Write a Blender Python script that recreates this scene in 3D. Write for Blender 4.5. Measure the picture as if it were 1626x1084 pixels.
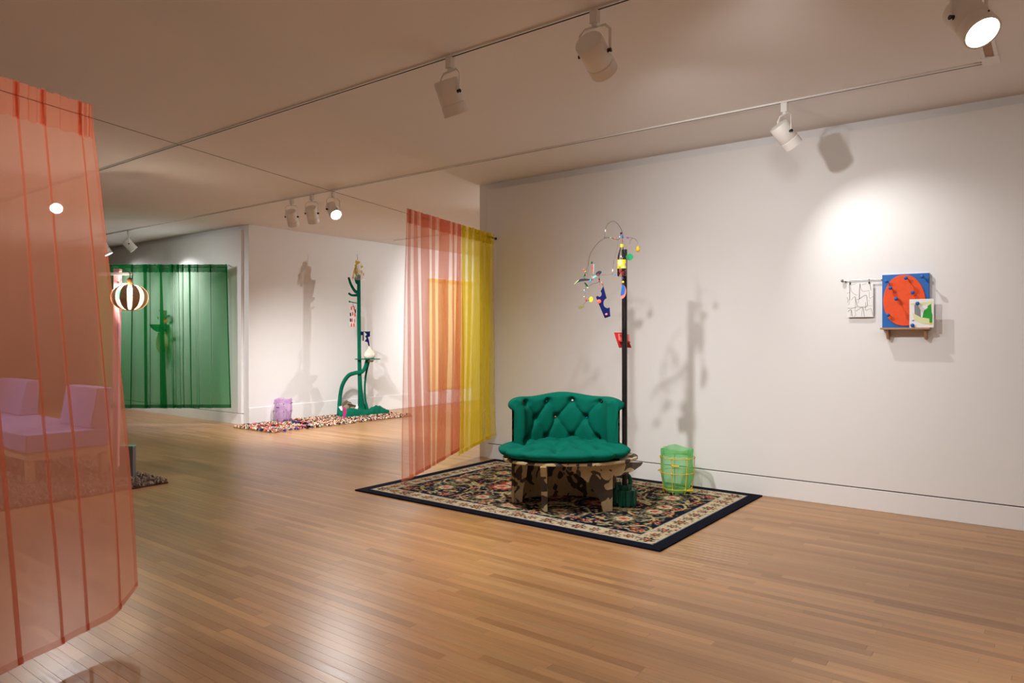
import bpy, math, random
import numpy as np
from mathutils import Vector as V, Matrix, noise as mnoise
random.seed(7)
PI = math.pi
SC = bpy.context.scene
COL = SC.collection
for o in list(bpy.data.objects):
    bpy.data.objects.remove(o)

# ------------------------------------------------------------------ camera, world, exposure
cam_d = bpy.data.cameras.new('camera'); cam = bpy.data.objects.new('camera', cam_d); COL.objects.link(cam)
EYE = V((0, 0, 1.5)); YAW = math.radians(37.54)
cam.location = EYE; cam.rotation_euler = (PI/2, 0, YAW)
cam_d.sensor_width = 36; cam_d.lens = 36*1128/1626; cam_d.shift_y = -9/1626
cam_d.clip_start = .05; cam_d.clip_end = 100
SC.camera = cam
SC.view_settings.view_transform = 'Standard'; SC.view_settings.look = 'None'
SC.view_settings.exposure = 0.0; SC.view_settings.gamma = 1; SC.view_settings.use_curve_mapping = False
w = bpy.data.worlds.new('world'); SC.world = w; w.use_nodes = True
w.node_tree.nodes['Background'].inputs[0].default_value = (1, .93, .85, 1)
w.node_tree.nodes['Background'].inputs[1].default_value = .02

LAMP = (1, .975, .955)
def spot(name, loc, aim, watts, size=60, blend=1, radius=.05, color=LAMP):
    d = bpy.data.lights.new(name, 'SPOT'); d.energy = watts; d.color = color
    d.spot_size = math.radians(size); d.spot_blend = blend; d.shadow_soft_size = radius
    o = bpy.data.objects.new(name, d); COL.objects.link(o); o.location = loc
    o.rotation_euler = (V(aim)-V(loc)).to_track_quat('-Z', 'Y').to_euler()
    return o
# unseen spots, mostly added as fill; lamps in view sit in their fixtures below
spot('unseen_light', (.9, 3.51, 3.1), (.3, 6.7, 1.7), 50, 100, 1, radius=.2)  # added wash on the right-hand wall, as are the next two
spot('unseen_light', (2.6, 3.51, 3.1), (2.2, 6.7, 1.4), 85, 100, 1, radius=.2)
spot('unseen_light', (-1.0, 3.51, 3.1), (-2.6, 6.7, 2.0), 50, 95, 1, radius=.2)
spot('unseen_light', (-.9, 1.2, 3.1), (-1.0, 2.2, 0), 100, 120, 1, radius=.2)  # fill added over the foreground floor
spot('unseen_light', (-5.0, 1.2, 3.1), (-3.9, 1.0, 1.2), 140, 110, 1, radius=.15)  # added to light the near pink curtain from behind
spot('unseen_light', (1.3, 1.2, 3.1), (1.2, 2.4, 0), 130, 120, 1, radius=.2)  # another added floor fill, beside the camera
spot('unseen_light', (-9.6, 1.2, 3.1), (-9.3, 2.6, 0), 170, 110, radius=.15)  # added to brighten the sofa and its rug
spot('unseen_light', (-11.6, 3.51, 3.1), (-11.8, 6.7, 1.1), 260, 90, radius=.4)  # added to brighten the left wall and green curtain
spot('unseen_light', (3.6, 1.4, 3.1), (3.4, 1.6, 0), 230, 120, radius=.2)  # added for bounce off the floor onto the ceiling
spot('unseen_light', (-3, -2.6, 3.1), (-3, -5, 1.2), 170, 120, radius=.2)  # added to light the rear wall as soft frontal fill
spot('unseen_light', (-15.2, 5.82, 3.1), (-14.4, 6.72, 1.4), 130, 110)  # extra spot added for the left wall
spot('unseen_light', (-7.5, 13.4, 3.15), (-10.6, 8.4, 1.3), 560, 75)  # alcove lamp inferred from the tree stand's shadow
spot('unseen_light', (-7.6, 10.6, 3.15), (-10.6, 12.3, 1.2), 600, 100)  # added to brighten the wall behind the golden hanging
spot('unseen_light', (-6.3, 9.6, 3.15), (-5.6, 6.4, .6), 480, 120, radius=.1)  # alcove lamp inferred from the glow through the yellow curtain

# ------------------------------------------------------------------ survey: photo pixel -> metres in the room
RIGHT = V((math.cos(YAW), math.sin(YAW), 0)); FWD = V((-math.sin(YAW), math.cos(YAW), 0)); UP = V((0, 0, 1))
def ray(px, py): return RIGHT*((px-813)/1128) + UP*((533-py)/1128) + FWD
def D(px, py, depth): return EYE + ray(px, py)*depth
def WY(px, py, Y): r = ray(px, py); return EYE + r*(Y/r.y)
def WX(px, py, X): r = ray(px, py); return EYE + r*(X/r.x)
def FZ(px, py, z=0): r = ray(px, py); return EYE + r*((z-1.5)/r.z)

# ------------------------------------------------------------------ mesh builder
def _off(p):
    o = V((0, 0, 0))
    while p is not None:
        o = o + V(p.location); p = p.parent
    return o
class MB:
    def __init__(s): s.v = []; s.f = []; s.c = None
    def add(s, vs, fs):
        n = len(s.v); s.v += [V(p) for p in vs]; s.f += [tuple(i+n for i in f) for f in fs]; return s
    def grid(s, rows, closed=False, wrap=False):
        n = len(rows); m = len(rows[0]); fs = []
        for i in range(n if wrap else n-1):
            for j in range(m if closed else m-1):
                a = i; b = (i+1) % n; k = (j+1) % m
                fs.append((a*m+j, a*m+k, b*m+k, b*m+j))
        return s.add([p for r in rows for p in r], fs)
    def tube(s, path, r, n=8, cap=True, flat=1.0):
        path = [V(p) for p in path]; k = len(path)
        rr = r if isinstance(r, (list, tuple)) else [r]*k
        t = [(path[min(i+1, k-1)]-path[max(i-1, 0)]).normalized() for i in range(k)]
        a = V((0, 0, 1)) if abs(t[0].z) < .9 else V((1, 0, 0))
        u = (a - t[0]*a.dot(t[0])).normalized(); rows = []
        for i in range(k):
            u = (u - t[i]*u.dot(t[i])).normalized(); w_ = t[i].cross(u)
            rows.append([path[i] + (u*math.cos(2*PI*j/n) + w_*math.sin(2*PI*j/n)*flat)*rr[i] for j in range(n)])
        base = len(s.v); s.grid(rows, closed=True)
        if cap:
            s.f.append(tuple(base+j for j in reversed(range(n)))); s.f.append(tuple(base+(k-1)*n+j for j in range(n)))
        return s
    def lathe(s, o, d, prof, n=24, cap=True):
        o = V(o); d = V(d).normalized()
        a = V((0, 0, 1)) if abs(d.z) < .9 else V((1, 0, 0))
        u = (a-d*a.dot(d)).normalized(); w_ = d.cross(u); base = len(s.v)
        s.grid([[o + d*h + (u*math.cos(2*PI*j/n)+w_*math.sin(2*PI*j/n))*r for j in range(n)] for r, h in prof], closed=True)
        if cap:
            s.f.append(tuple(base+j for j in reversed(range(n)))); k = len(prof)
            s.f.append(tuple(base+(k-1)*n+j for j in range(n)))
        return s
    def box(s, c, size, ax=None):
        c = V(c); X, Y, Z = ax if ax else (V((1, 0, 0)), V((0, 1, 0)), V((0, 0, 1)))
        hx, hy, hz = size[0]/2, size[1]/2, size[2]/2
        vs = [c + X*(hx*i) + Y*(hy*j) + Z*(hz*k) for k in (-1, 1) for j in (-1, 1) for i in (-1, 1)]
        return s.add(vs, [(0, 2, 3, 1), (4, 5, 7, 6), (0, 1, 5, 4), (1, 3, 7, 5), (3, 2, 6, 7), (2, 0, 4, 6)])
    def bx(s, x0, x1, y0, y1, z0, z1):
        return s.box(((x0+x1)/2, (y0+y1)/2, (z0+z1)/2), (abs(x1-x0), abs(y1-y0), abs(z1-z0)))
    def prism(s, poly, ext):
        n = len(poly); e = V(ext); vs = [V(p) for p in poly] + [V(p)+e for p in poly]
        fs = [tuple(range(n)), tuple(range(2*n-1, n-1, -1))]
        fs += [(i, n+i, n+(i+1) % n, (i+1) % n) for i in range(n)]
        return s.add(vs, fs)
    def ball(s, c, r, n=12, m=8, ax=None):
        c = V(c); rx, ry, rz = r if isinstance(r, (tuple, list)) else (r, r, r)
        X, Y, Z = ax if ax else (V((1, 0, 0)), V((0, 1, 0)), V((0, 0, 1)))
        rows = [[c + X*(rx*math.sin(PI*i/m)*math.cos(2*PI*j/n)) + Y*(ry*math.sin(PI*i/m)*math.sin(2*PI*j/n)) + Z*(rz*math.cos(PI*i/m))
                 for j in range(n)] for i in range(1, m)]
        base = len(s.v); s.grid(rows, closed=True); top = len(s.v)
        s.v += [c+Z*rz, c-Z*rz]
        s.f += [(top, base+(j+1) % n, base+j) for j in range(n)]
        e = base+(m-2)*n
        s.f += [(top+1, e+j, e+(j+1) % n) for j in range(n)]
        return s
    def build(s, name, mat, parent=None, smooth=False, kind=None, label=None, cat=None, group=None, bevel=0, fix=True):
        off = _off(parent); loc = V((0, 0, 0))
        if parent is None and s.v and kind != 'structure':
            lo = [min(p[i] for p in s.v) for i in range(3)]; hi = [max(p[i] for p in s.v) for i in range(3)]
            loc = V(((lo[0]+hi[0])/2, (lo[1]+hi[1])/2, lo[2])); off = loc
        me = bpy.data.meshes.new(name); me.from_pydata([p-off for p in s.v], [], s.f)
        if s.c is not None:
            a = me.color_attributes.new('tint', 'FLOAT_COLOR', 'POINT')
            a.data.foreach_set('color', np.asarray(s.c, dtype=np.float32).ravel())
        if fix:
            import bmesh
            bm = bmesh.new(); bm.from_mesh(me); bmesh.ops.recalc_face_normals(bm, faces=bm.faces); bm.to_mesh(me); bm.free()
        me.update()
        if smooth:
            me.shade_smooth()
        o = bpy.data.objects.new(name, me); COL.objects.link(o); o.location = loc
        me.materials.append(mat)
        if parent is not None: o.parent = parent
        if bevel:
            b = o.modifiers.new('bevel', 'BEVEL'); b.width = bevel; b.segments = 2; b.limit_method = 'ANGLE'
            for p in me.polygons: p.use_smooth = True
            try: me.set_sharp_from_angle(angle=math.radians(40))
            except Exception: pass
        elif smooth:
            try: me.set_sharp_from_angle(angle=math.radians(50))
            except Exception: pass
        tag(o, label, cat, group, kind)
        return o
def tag(o, label=None, cat=None, group=None, kind=None):
    for k, x in (('label', label), ('category', cat), ('group', group), ('kind', kind)):
        if x: o[k] = x
    return o
def thing(name, label, cat, loc=(0, 0, 0), group=None):
    o = bpy.data.objects.new(name, None); COL.objects.link(o); o.location = loc
    o.empty_display_size = .1
    return tag(o, label, cat, group)
def crom(pts, k=6):
    pts = [np.array(p, float) for p in pts]; P = [2*pts[0]-pts[1]] + pts + [2*pts[-1]-pts[-2]]; out = []
    for i in range(1, len(P)-2):
        for j in range(k):
            t = j/k; a, b, c, d = P[i-1], P[i], P[i+1], P[i+2]
            out.append(.5*((2*b)+(c-a)*t+(2*a-5*b+4*c-d)*t*t+(-a+3*b-3*c+d)*t**3))
    out.append(pts[-1]); return out
def cv(pts, k=6): return [V(p) for p in crom(pts, k)]

# ------------------------------------------------------------------ materials
def s2l(c): return tuple((x/12.92 if x <= .04045 else ((x+.055)/1.055)**2.4) for x in c)
def rgb(r, g, b): return s2l((r/255, g/255, b/255))
def N(nt, t, **kw):
    n = nt.nodes.new(t)
    for k, x in kw.items():
        if k.startswith('i_'):
            n.inputs[int(k[2:]) if k[2:].isdigit() else k[2:].replace('_', ' ')].default_value = x
        else: setattr(n, k, x)
    return n
def mat(name, c, rough=.6, var=.12, scale=14, metal=0, bump=0, bscale=60, spec=.5, sheen=0):
    m = bpy.data.materials.new(name); m.use_nodes = True; nt = m.node_tree; L = nt.links.new
    b = nt.nodes['Principled BSDF']
    tc = N(nt, 'ShaderNodeTexCoord'); nz = N(nt, 'ShaderNodeTexNoise'); nz.inputs['Scale'].default_value = scale; nz.inputs['Detail'].default_value = 4
    L(tc.outputs['Object'], nz.inputs['Vector'])
    mx = N(nt, 'ShaderNodeMix', data_type='RGBA')
    mx.inputs[6].default_value = (*[x*(1-var) for x in c], 1); mx.inputs[7].default_value = (*[min(1, x*(1+var)) for x in c], 1)
    L(nz.outputs['Fac'], mx.inputs[0]); L(mx.outputs[2], b.inputs['Base Color'])
    b.inputs['Roughness'].default_value = rough; b.inputs['Metallic'].default_value = metal; b.inputs['Specular IOR Level'].default_value = spec
    if sheen: b.inputs['Sheen Weight'].default_value = sheen
    if bump:
        n2 = N(nt, 'ShaderNodeTexNoise'); n2.inputs['Scale'].default_value = bscale; n2.inputs['Detail'].default_value = 3
        L(tc.outputs['Object'], n2.inputs['Vector'])
        bp = N(nt, 'ShaderNodeBump'); bp.inputs['Strength'].default_value = bump; bp.inputs['Distance'].default_value = .01
        L(n2.outputs['Fac'], bp.inputs['Height']); L(bp.outputs[0], b.inputs['Normal'])
    return m
def emit(name, c, s):
    m = bpy.data.materials.new(name); m.use_nodes = True; b = m.node_tree.nodes['Principled BSDF']
    b.inputs['Base Color'].default_value = (*c, 1); b.inputs['Emission Color'].default_value = (*c, 1); b.inputs['Emission Strength'].default_value = s
    return m
def sheer(name, c, a, tint=.6, trans=.5):
    # open weave: fibres cover the share a of the cloth seen square on, more when seen at a slant
    m = bpy.data.materials.new(name); m.use_nodes = True; nt = m.node_tree; L = nt.links.new
    nt.nodes.remove(nt.nodes['Principled BSDF']); out = nt.nodes['Material Output']
    g = N(nt, 'ShaderNodeNewGeometry'); dt = N(nt, 'ShaderNodeVectorMath', operation='DOT_PRODUCT')
    L(g.outputs['Normal'], dt.inputs[0]); L(g.outputs['Incoming'], dt.inputs[1])
    ab = N(nt, 'ShaderNodeMath', operation='ABSOLUTE'); L(dt.outputs['Value'], ab.inputs[0])
    mxx = N(nt, 'ShaderNodeMath', operation='MAXIMUM'); L(ab.outputs[0], mxx.inputs[0]); mxx.inputs[1].default_value = .2
    dv = N(nt, 'ShaderNodeMath', operation='DIVIDE'); dv.inputs[0].default_value = 1; L(mxx.outputs[0], dv.inputs[1])
    tc = N(nt, 'ShaderNodeTexCoord'); nz = N(nt, 'ShaderNodeTexNoise'); nz.inputs['Scale'].default_value = 3; nz.inputs['Detail'].default_value = 5
    mp = N(nt, 'ShaderNodeMapping'); mp.inputs['Scale'].default_value = (6, 6, .5)
    L(tc.outputs['Object'], mp.inputs['Vector']); L(mp.outputs[0], nz.inputs['Vector'])
    vr = N(nt, 'ShaderNodeMapRange'); vr.inputs['To Min'].default_value = (1-a)*1.06; vr.inputs['To Max'].default_value = (1-a)*.94
    L(nz.outputs['Fac'], vr.inputs['Value'])
    pw = N(nt, 'ShaderNodeMath', operation='POWER'); L(vr.outputs[0], pw.inputs[0]); L(dv.outputs[0], pw.inputs[1])
    df = N(nt, 'ShaderNodeBsdfDiffuse'); tl = N(nt, 'ShaderNodeBsdfTranslucent'); tr = N(nt, 'ShaderNodeBsdfTransparent')
    df.inputs[0].default_value = (*c, 1); tl.inputs[0].default_value = (*c, 1)
    tr.inputs[0].default_value = (*[1-tint*(1-x) for x in c], 1)
    fb = N(nt, 'ShaderNodeMixShader'); fb.inputs[0].default_value = trans; L(df.outputs[0], fb.inputs[1]); L(tl.outputs[0], fb.inputs[2])
    mx = N(nt, 'ShaderNodeMixShader'); L(pw.outputs[0], mx.inputs[0]); L(fb.outputs[0], mx.inputs[1]); L(tr.outputs[0], mx.inputs[2])
    L(mx.outputs[0], out.inputs['Surface'])
    return m
def tintmat(name, rough=.9, bump=0, bscale=300):
    m = mat(name, (.5, .5, .5), rough, bump=bump, bscale=bscale, spec=.08); nt = m.node_tree
    at = N(nt, 'ShaderNodeAttribute', attribute_name='tint'); nz = next(n for n in nt.nodes if n.type == 'TEX_NOISE')
    nz.inputs['Scale'].default_value = 120
    hs = N(nt, 'ShaderNodeHueSaturation'); nt.links.new(at.outputs['Color'], hs.inputs['Color'])
    mr = N(nt, 'ShaderNodeMapRange'); mr.inputs['To Min'].default_value = .75; mr.inputs['To Max'].default_value = 1.25
    nt.links.new(nz.outputs['Fac'], mr.inputs['Value']); nt.links.new(mr.outputs[0], hs.inputs['Value'])
    nt.links.new(hs.outputs[0], nt.nodes['Principled BSDF'].inputs['Base Color'])
    return m
def woodfloor():
    m = bpy.data.materials.new('oak_boards'); m.use_nodes = True; nt = m.node_tree; L = nt.links.new; b = nt.nodes['Principled BSDF']
    at = N(nt, 'ShaderNodeAttribute', attribute_name='tint')
    g = N(nt, 'ShaderNodeNewGeometry'); mp = N(nt, 'ShaderNodeMapping'); mp.inputs['Scale'].default_value = (1.6, 45, 1)
    ad = N(nt, 'ShaderNodeVectorMath', operation='MULTIPLY_ADD'); L(at.outputs['Color'], ad.inputs[0]); ad.inputs[1].default_value = (40, 7, 3)
    L(g.outputs['Position'], ad.inputs[2]); L(ad.outputs[0], mp.inputs['Vector'])
    nz = N(nt, 'ShaderNodeTexNoise'); nz.inputs['Scale'].default_value = 2.2; nz.inputs['Detail'].default_value = 6; nz.inputs['Distortion'].default_value = .6
    L(mp.outputs[0], nz.inputs['Vector'])
    cr = N(nt, 'ShaderNodeMapRange'); cr.inputs['From Min'].default_value = .3; cr.inputs['From Max'].default_value = .7
    cr.inputs['To Min'].default_value = .86; cr.inputs['To Max'].default_value = 1.1
    L(nz.outputs['Fac'], cr.inputs['Value'])
    hs = N(nt, 'ShaderNodeHueSaturation'); L(at.outputs['Color'], hs.inputs['Color']); L(cr.outputs[0], hs.inputs['Value'])
    L(hs.outputs[0], b.inputs['Base Color'])
    rr = N(nt, 'ShaderNodeMapRange'); rr.inputs['To Min'].default_value = .25; rr.inputs['To Max'].default_value = .38; L(nz.outputs['Fac'], rr.inputs['Value'])
    L(rr.outputs[0], b.inputs['Roughness'])
    bp = N(nt, 'ShaderNodeBump'); bp.inputs['Strength'].default_value = .06; bp.inputs['Distance'].default_value = .002
    L(nz.outputs['Fac'], bp.inputs['Height']); L(bp.outputs[0], b.inputs['Normal'])
    return m
def camo():
    m = bpy.data.materials.new('camouflage_painted_plywood'); m.use_nodes = True; nt = m.node_tree; L = nt.links.new; b = nt.nodes['Principled BSDF']
    tc = N(nt, 'ShaderNodeTexCoord')
    nz = N(nt, 'ShaderNodeTexNoise'); nz.inputs['Scale'].default_value = 7.5; nz.inputs['Detail'].default_value = 1.6; nz.inputs['Distortion'].default_value = 1.1
    L(tc.outputs['Object'], nz.inputs['Vector'])
    r = N(nt, 'ShaderNodeValToRGB'); r.color_ramp.interpolation = 'CONSTANT'
    e = r.color_ramp.elements; e[0].position = 0; e[0].color = (*rgb(74, 62, 52), 1); e[1].position = .455; e[1].color = (*rgb(200, 178, 136), 1)
    L(nz.outputs['Fac'], r.inputs[0])
    n2 = N(nt, 'ShaderNodeTexNoise'); n2.inputs['Scale'].default_value = 40
    L(tc.outputs['Object'], n2.inputs['Vector'])
    hs = N(nt, 'ShaderNodeHueSaturation'); mr = N(nt, 'ShaderNodeMapRange'); mr.inputs['To Min'].default_value = .8; mr.inputs['To Max'].default_value = 1.15
    L(n2.outputs['Fac'], mr.inputs['Value']); L(mr.outputs[0], hs.inputs['Value']); L(r.outputs[0], hs.inputs['Color']); L(hs.outputs[0], b.inputs['Base Color'])
    b.inputs['Roughness'].default_value = .7
    return m
M = dict(
    wall=mat('white_wall_paint', (.80, .795, .79), .75, .015, 3, bump=.05, bscale=220, spec=.2),
    panel=mat('white_panel_paint', (.82, .815, .81), .7, .015, 3, bump=.05, bscale=220, spec=.2),
    ceil=mat('white_ceiling_paint', (.85, .825, .81), .85, .02, 2, spec=.1),
    gap=mat('dark_gap', (.03, .03, .03), .9),
    floor=woodfloor(), sub=mat('subfloor', (.26, .17, .10), .7),
    green=mat('green_felt', (.0, .13, .087), .85, .12, 30, bump=.15, bscale=350, spec=.12),
    greenp=mat('green_paint', (.001, .135, .078), .75, .1, spec=.12), dgreen=mat('dark_green_casting', (.003, .10, .06), .5, .15, 20, bump=.15, bscale=60),
    camo=camo(), ply=mat('plywood_edge', rgb(196, 172, 130), .7, .2, 60),
    black=mat('black_paint', (.008, .008, .009), .35, .2), navy=mat('navy_card', rgb(14, 24, 84), .8, spec=.15), navyd=mat('dark_navy_card', (.008, .012, .035), .6),
    wire=mat('grey_wire', (.22, .20, .18), .4, .1, metal=.7), steel=mat('brushed_steel', (.55, .55, .52), .3, .08, metal=.9),
    white=mat('white_enamel', (.86, .84, .81), .45, .03), paper=mat('white_paper', (.86, .86, .86), .8, .02),
    red=mat('red_card', rgb(205, 48, 48), .6), pinkc=mat('pink_card', rgb(232, 130, 125), .6), coral=mat('coral_paint', rgb(235, 100, 85), .6),
    orange=mat('orange_felt', rgb(238, 88, 44), .85, .1, 40, bump=.25, bscale=160), blue=mat('blue_paint', rgb(10, 98, 180), .5, .06),
    yellow=mat('yellow_plastic', rgb(245, 215, 40), .4, .08), yelloww=mat('yellow_wire', rgb(232, 190, 20), .45, .1),
    amber=mat('amber_bead', rgb(225, 180, 40), .15, .2), teal=mat('teal_bead', rgb(110, 205, 200), .4), mint=mat('light_green_paint', rgb(170, 220, 130), .5),
    discg=mat('bright_green_card', rgb(10, 150, 95), .6), purple=mat('purple_bead', rgb(160, 50, 170), .4), sky=mat('light_blue_bead', rgb(60, 160, 225), .4),
    oak=mat('oak_shelf', rgb(176, 138, 104), .55, .15, 30), olive=mat('olive_card', rgb(120, 115, 50), .6),
    paleyel=mat('pale_yellow_ink', rgb(225, 228, 175), .8), leaf=mat('leaf_green_ink', rgb(40, 160, 50), .8), greyink=mat('grey_ink', rgb(135, 138, 140), .8),
    ink=mat('pencil_ink', rgb(105, 100, 105), .9), lav=mat('lavender_upholstery', rgb(150, 135, 200), .85, .05, 30, bump=.1, bscale=300),
    frame=mat('pale_wood_frame', rgb(190, 165, 140), .6), grey=mat('grey_board', rgb(112, 108, 110), .6), pinkp=mat('pink_painted_wood', rgb(225, 165, 178), .55),
    greyp=mat('grey_painted_bar', rgb(150, 148, 152), .5), brass=mat('bronze_socket', rgb(150, 110, 70), .35, .1, metal=.6),
    rib=mat('bare_plywood_rib', rgb(190, 160, 130), .6, .1), ribw=mat('white_rib_face', (.85, .8, .72), .6),
    vase=mat('cream_ceramic', rgb(236, 230, 214), .3, .03), tan=mat('tan_wood', rgb(205, 170, 130), .6), magenta=mat('magenta_card', rgb(190, 30, 115), .6),
    greycl=mat('grey_cloth', rgb(140, 125, 105), .9, .25, 20, bump=.3, bscale=60), bulb=emit('lit_bulb', (1, .93, .8), 40),
    lens=emit('lit_lens', (1, .97, .93), 14), lensoff=mat('unlit_lens', (.35, .35, .35), .2), navyb=mat('navy_binding', (.006, .007, .014), .9, .2, 60, bump=.2, bscale=400, spec=.05),
    rug=tintmat('woven_rug', .95, .3, 500), rag=tintmat('rag_strips', .95), shag=tintmat('shag_wool', 1.0),
    pinks=sheer('pink_voile_near', rgb(246, 166, 132), .47, .06, .55), pinkhem=sheer('pink_voile_hem', rgb(246, 145, 106), .19, .10, .55),
    pink2=sheer('pink_voile', rgb(246, 154, 112), .19, .10), pink2hem=sheer('pink_voile_folded', rgb(240, 132, 92), .12, .08),
    yel=sheer('yellow_voile', rgb(250, 234, 60), .19, .3), yelhem=sheer('yellow_voile_folded', rgb(240, 224, 50), .12, .2),
    grn=sheer('green_voile', rgb(26, 148, 70), .45, .5), grnhem=sheer('green_voile_folded', rgb(15, 130, 62), .45, .5),
    gold=sheer('golden_voile', rgb(255, 228, 140), .28, .24), bagg=sheer('green_plastic_film', rgb(150, 236, 158), .24, .28), bagp=sheer('purple_plastic_film', rgb(222, 182, 230), .3, .14),
    bagc=sheer('clear_plastic_film', (.9, .88, .84), .3, .1),
)
def filmmat(name):
    # clear thin-walled plastic: mostly lets light through, mirrors a little, more at a slant
    m = bpy.data.materials.new(name); m.use_nodes = True; nt = m.node_tree; L = nt.links.new
    nt.nodes.remove(nt.nodes['Principled BSDF']); fr = N(nt, 'ShaderNodeFresnel'); fr.inputs[0].default_value = 1.5
    tr = N(nt, 'ShaderNodeBsdfTransparent'); tr.inputs[0].default_value = (.88, .9, .88, 1); gl = N(nt, 'ShaderNodeBsdfGlossy'); gl.inputs['Roughness'].default_value = .08
    mx = N(nt, 'ShaderNodeMixShader'); L(fr.outputs[0], mx.inputs[0]); L(tr.outputs[0], mx.inputs[1]); L(gl.outputs[0], mx.inputs[2])
    L(mx.outputs[0], nt.nodes['Material Output'].inputs['Surface']); return m
M['pet'] = filmmat('clear_bottle_plastic')

# ------------------------------------------------------------------ room shell
H = 3.37; WALL = 6.77; PAN = 6.72; XE = -5.71; XC = -10.78
fl = MB().bx(-24, 6, -5, WALL, -.06, -.02).bx(XC, -1.8, WALL, 15.2, -.06, -.02).build('floor', M['sub'], kind='structure')
def plank_tint():
    t = random.random(); a = np.array(rgb(150, 108, 68)); b = np.array(rgb(184, 139, 93)); t = .5+.4*(t-.5)+random.gauss(0, .2)
    c = a+(b-a)*min(max(t, 0), 1.1); k = random.uniform(.96, 1.04); c = c*np.array((k, 1, 2-k)); return c
planks = []
PW = .0572
def lay(x0, x1, y0, y1):
    n = int(round((y1-y0)/PW))
    for i in range(n):
        y = y0+i*PW; x = x0-random.random()*1.2
        while x < x1:
            l = random.choice((.45, .7, .9, 1.1, 1.4, 1.8, 2.2))*random.uniform(.85, 1.15)
            a, b = max(x, x0), min(x+l, x1)
            if b-a > .05: planks.append((a, b, y, min(y+PW, y1)))
            x += l
lay(-17, 4, -1.6, WALL-.02); lay(XC+.02, -1.8, WALL-.02, 15.1)
def plank_geo(p):
    a, b, y0, y1 = p; g = .0003; h = [random.uniform(-.00005, .00005) for _ in range(4)]; e = .0004
    z = random.uniform(-.0002, .0001)
    vs = [(a+g, y0+g, -.019), (b-g, y0+g, -.019), (b-g, y1-g, -.019), (a+g, y1-g, -.019)]
    vs += [(a+g, y0+g, z-e), (b-g, y0+g, z-e), (b-g, y1-g, z-e), (a+g, y1-g, z-e)]
    vs += [(a+g+e, y0+g+e, z+h[0]), (b-g-e, y0+g+e, z+h[1]), (b-g-e, y1-g-e, z+h[2]), (a+g+e, y1-g-e, z+h[3])]
    fs = []
    for k in (0, 4):
        fs += [(k+i, k+(i+1) % 4, k+4+(i+1) % 4, k+4+i) for i in range(4)]
    fs.append((8, 9, 10, 11)); return vs, fs
def scr(p):
    c = V(((p[0]+p[1])/2, (p[2]+p[3])/2, 0))-EYE; f = c.dot(FWD)
    if f < .6: return -1
    x = 813+1128*c.dot(RIGHT)/f; y = 533+1128*1.5/f
    if not (-40 < x < 1666 and y < 1110): return -1
    return (p[1]-p[0])/f**3
planks.sort(key=scr, reverse=True)
for p in planks[:300]:
    b = MB().add(*plank_geo(p)); b.c = [(*plank_tint(), 1)]*12
    b.build('plank', M['floor'], fl, fix=False)
b = MB(); cs = []
for p in planks[300:]:
    b.add(*plank_geo(p)); cs += [(*plank_tint(), 1)]*12
b.c = cs; b.build('floorboards', M['floor'], fl, kind='stuff', fix=False)
MB().bx(-24, 6, -5, 15.2, H, H+.2).build('ceiling', M['ceil'], kind='structure')
# right-hand wall: plain wall with a proud lining panel, a shadow gap and a flush skirting
wr = MB().bx(XE, 6, WALL, WALL+.3, -.02, H+.01).build('wall_right', M['wall'], kind='structure')
MB().bx(-5.55, 6, PAN, WALL, .187, 3.29).build('lining_panel', M['panel'], wr, bevel=.003)
MB().bx(-5.545, 6, PAN+.016, WALL, .178, .187).build('shadow_gap', M['gap'], wr)
MB().bx(-5.55, 6, PAN, WALL, 0, .178).build('baseboard_right', M['panel'], kind='structure', bevel=.003)
# wall behind the green curtain, same plane
wl = MB().bx(-24, XC, WALL, WALL+.3, -.02, H+.01).build('wall_left', M['wall'], kind='structure')
MB().bx(-24, -10.93, PAN, WALL, .187, 3.29).build('lining_panel', M['panel'], wl, bevel=.003)
MB().bx(-24, -10.935, PAN+.016, WALL, .178, .187).build('shadow_gap', M['gap'], wl)
MB().bx(-24, -10.93, PAN, WALL, 0, .178).build('baseboard_left', M['panel'], kind='structure', bevel=.003)
# alcove
MB().bx(XC-.3, XC, WALL+.3, 15.2, -.02, H+.01).build('wall_back', M['wall'], kind='structure')
MB().bx(XC, XC+.014, WALL, 15.0, 0, .285).build('baseboard_back', M['panel'], kind='structure', bevel=.002)
MB().bx(XC, -1.8, 15.0, 15.3, -.02, H+.01).build('wall_alcove', M['wall'], kind='structure')
MB().bx(-1.8, -1.5, WALL+.3, 15.3, -.02, H+.01).build('wall_alcove_right', M['wall'], kind='structure')
# walls behind and beside the camera
MB().bx(-24, 6.3, -5.3, -5, -.02, H+.01).build('wall_rear', M['wall'], kind='structure')
MB().bx(6, 6.3, -5, WALL+.3, -.02, H+.01).build('wall_side', M['wall'], kind='structure')
MB().bx(-24.3, -24, -5.3, WALL+.3, -.02, H+.01).build('wall_end', M['wall'], kind='structure')

# ------------------------------------------------------------------ lighting tracks
def track(x0, x1, y, label, lx=None):
    t = thing('lighting_track', label, 'track', ((x0+x1)/2, y, H))
    m = MB().bx(x0, x1, y-.019, y-.008, H-.012, H).bx(x0, x1, y+.008, y+.019, H-.012, H); m.build('track_rail', M['white'], t)
    MB().bx(x0, x1, y-.0085, y+.0085, H-.011, H).build('track_slot', M['gap'], t)
track(-17, 1.2, 3.51, 'long white ceiling track with dark slot nearest the camera')
track(-17, -.41, 5.82, 'long white ceiling track running beside the right-hand wall')
track(-10.3, -2.2, 9.61, 'dark slotted ceiling track far back behind the pink curtain')
t = thing('lighting_track', 'short white cross track joining the wall-side track at a corner', 'track', (-.36, 4.9, H))
MB().bx(-.405, -.385, 3.6, 5.70, H-.012, H).bx(-.335, -.315, 3.6, 5.70, H-.012, H).build('track_rail', M['white'], t)
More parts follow.
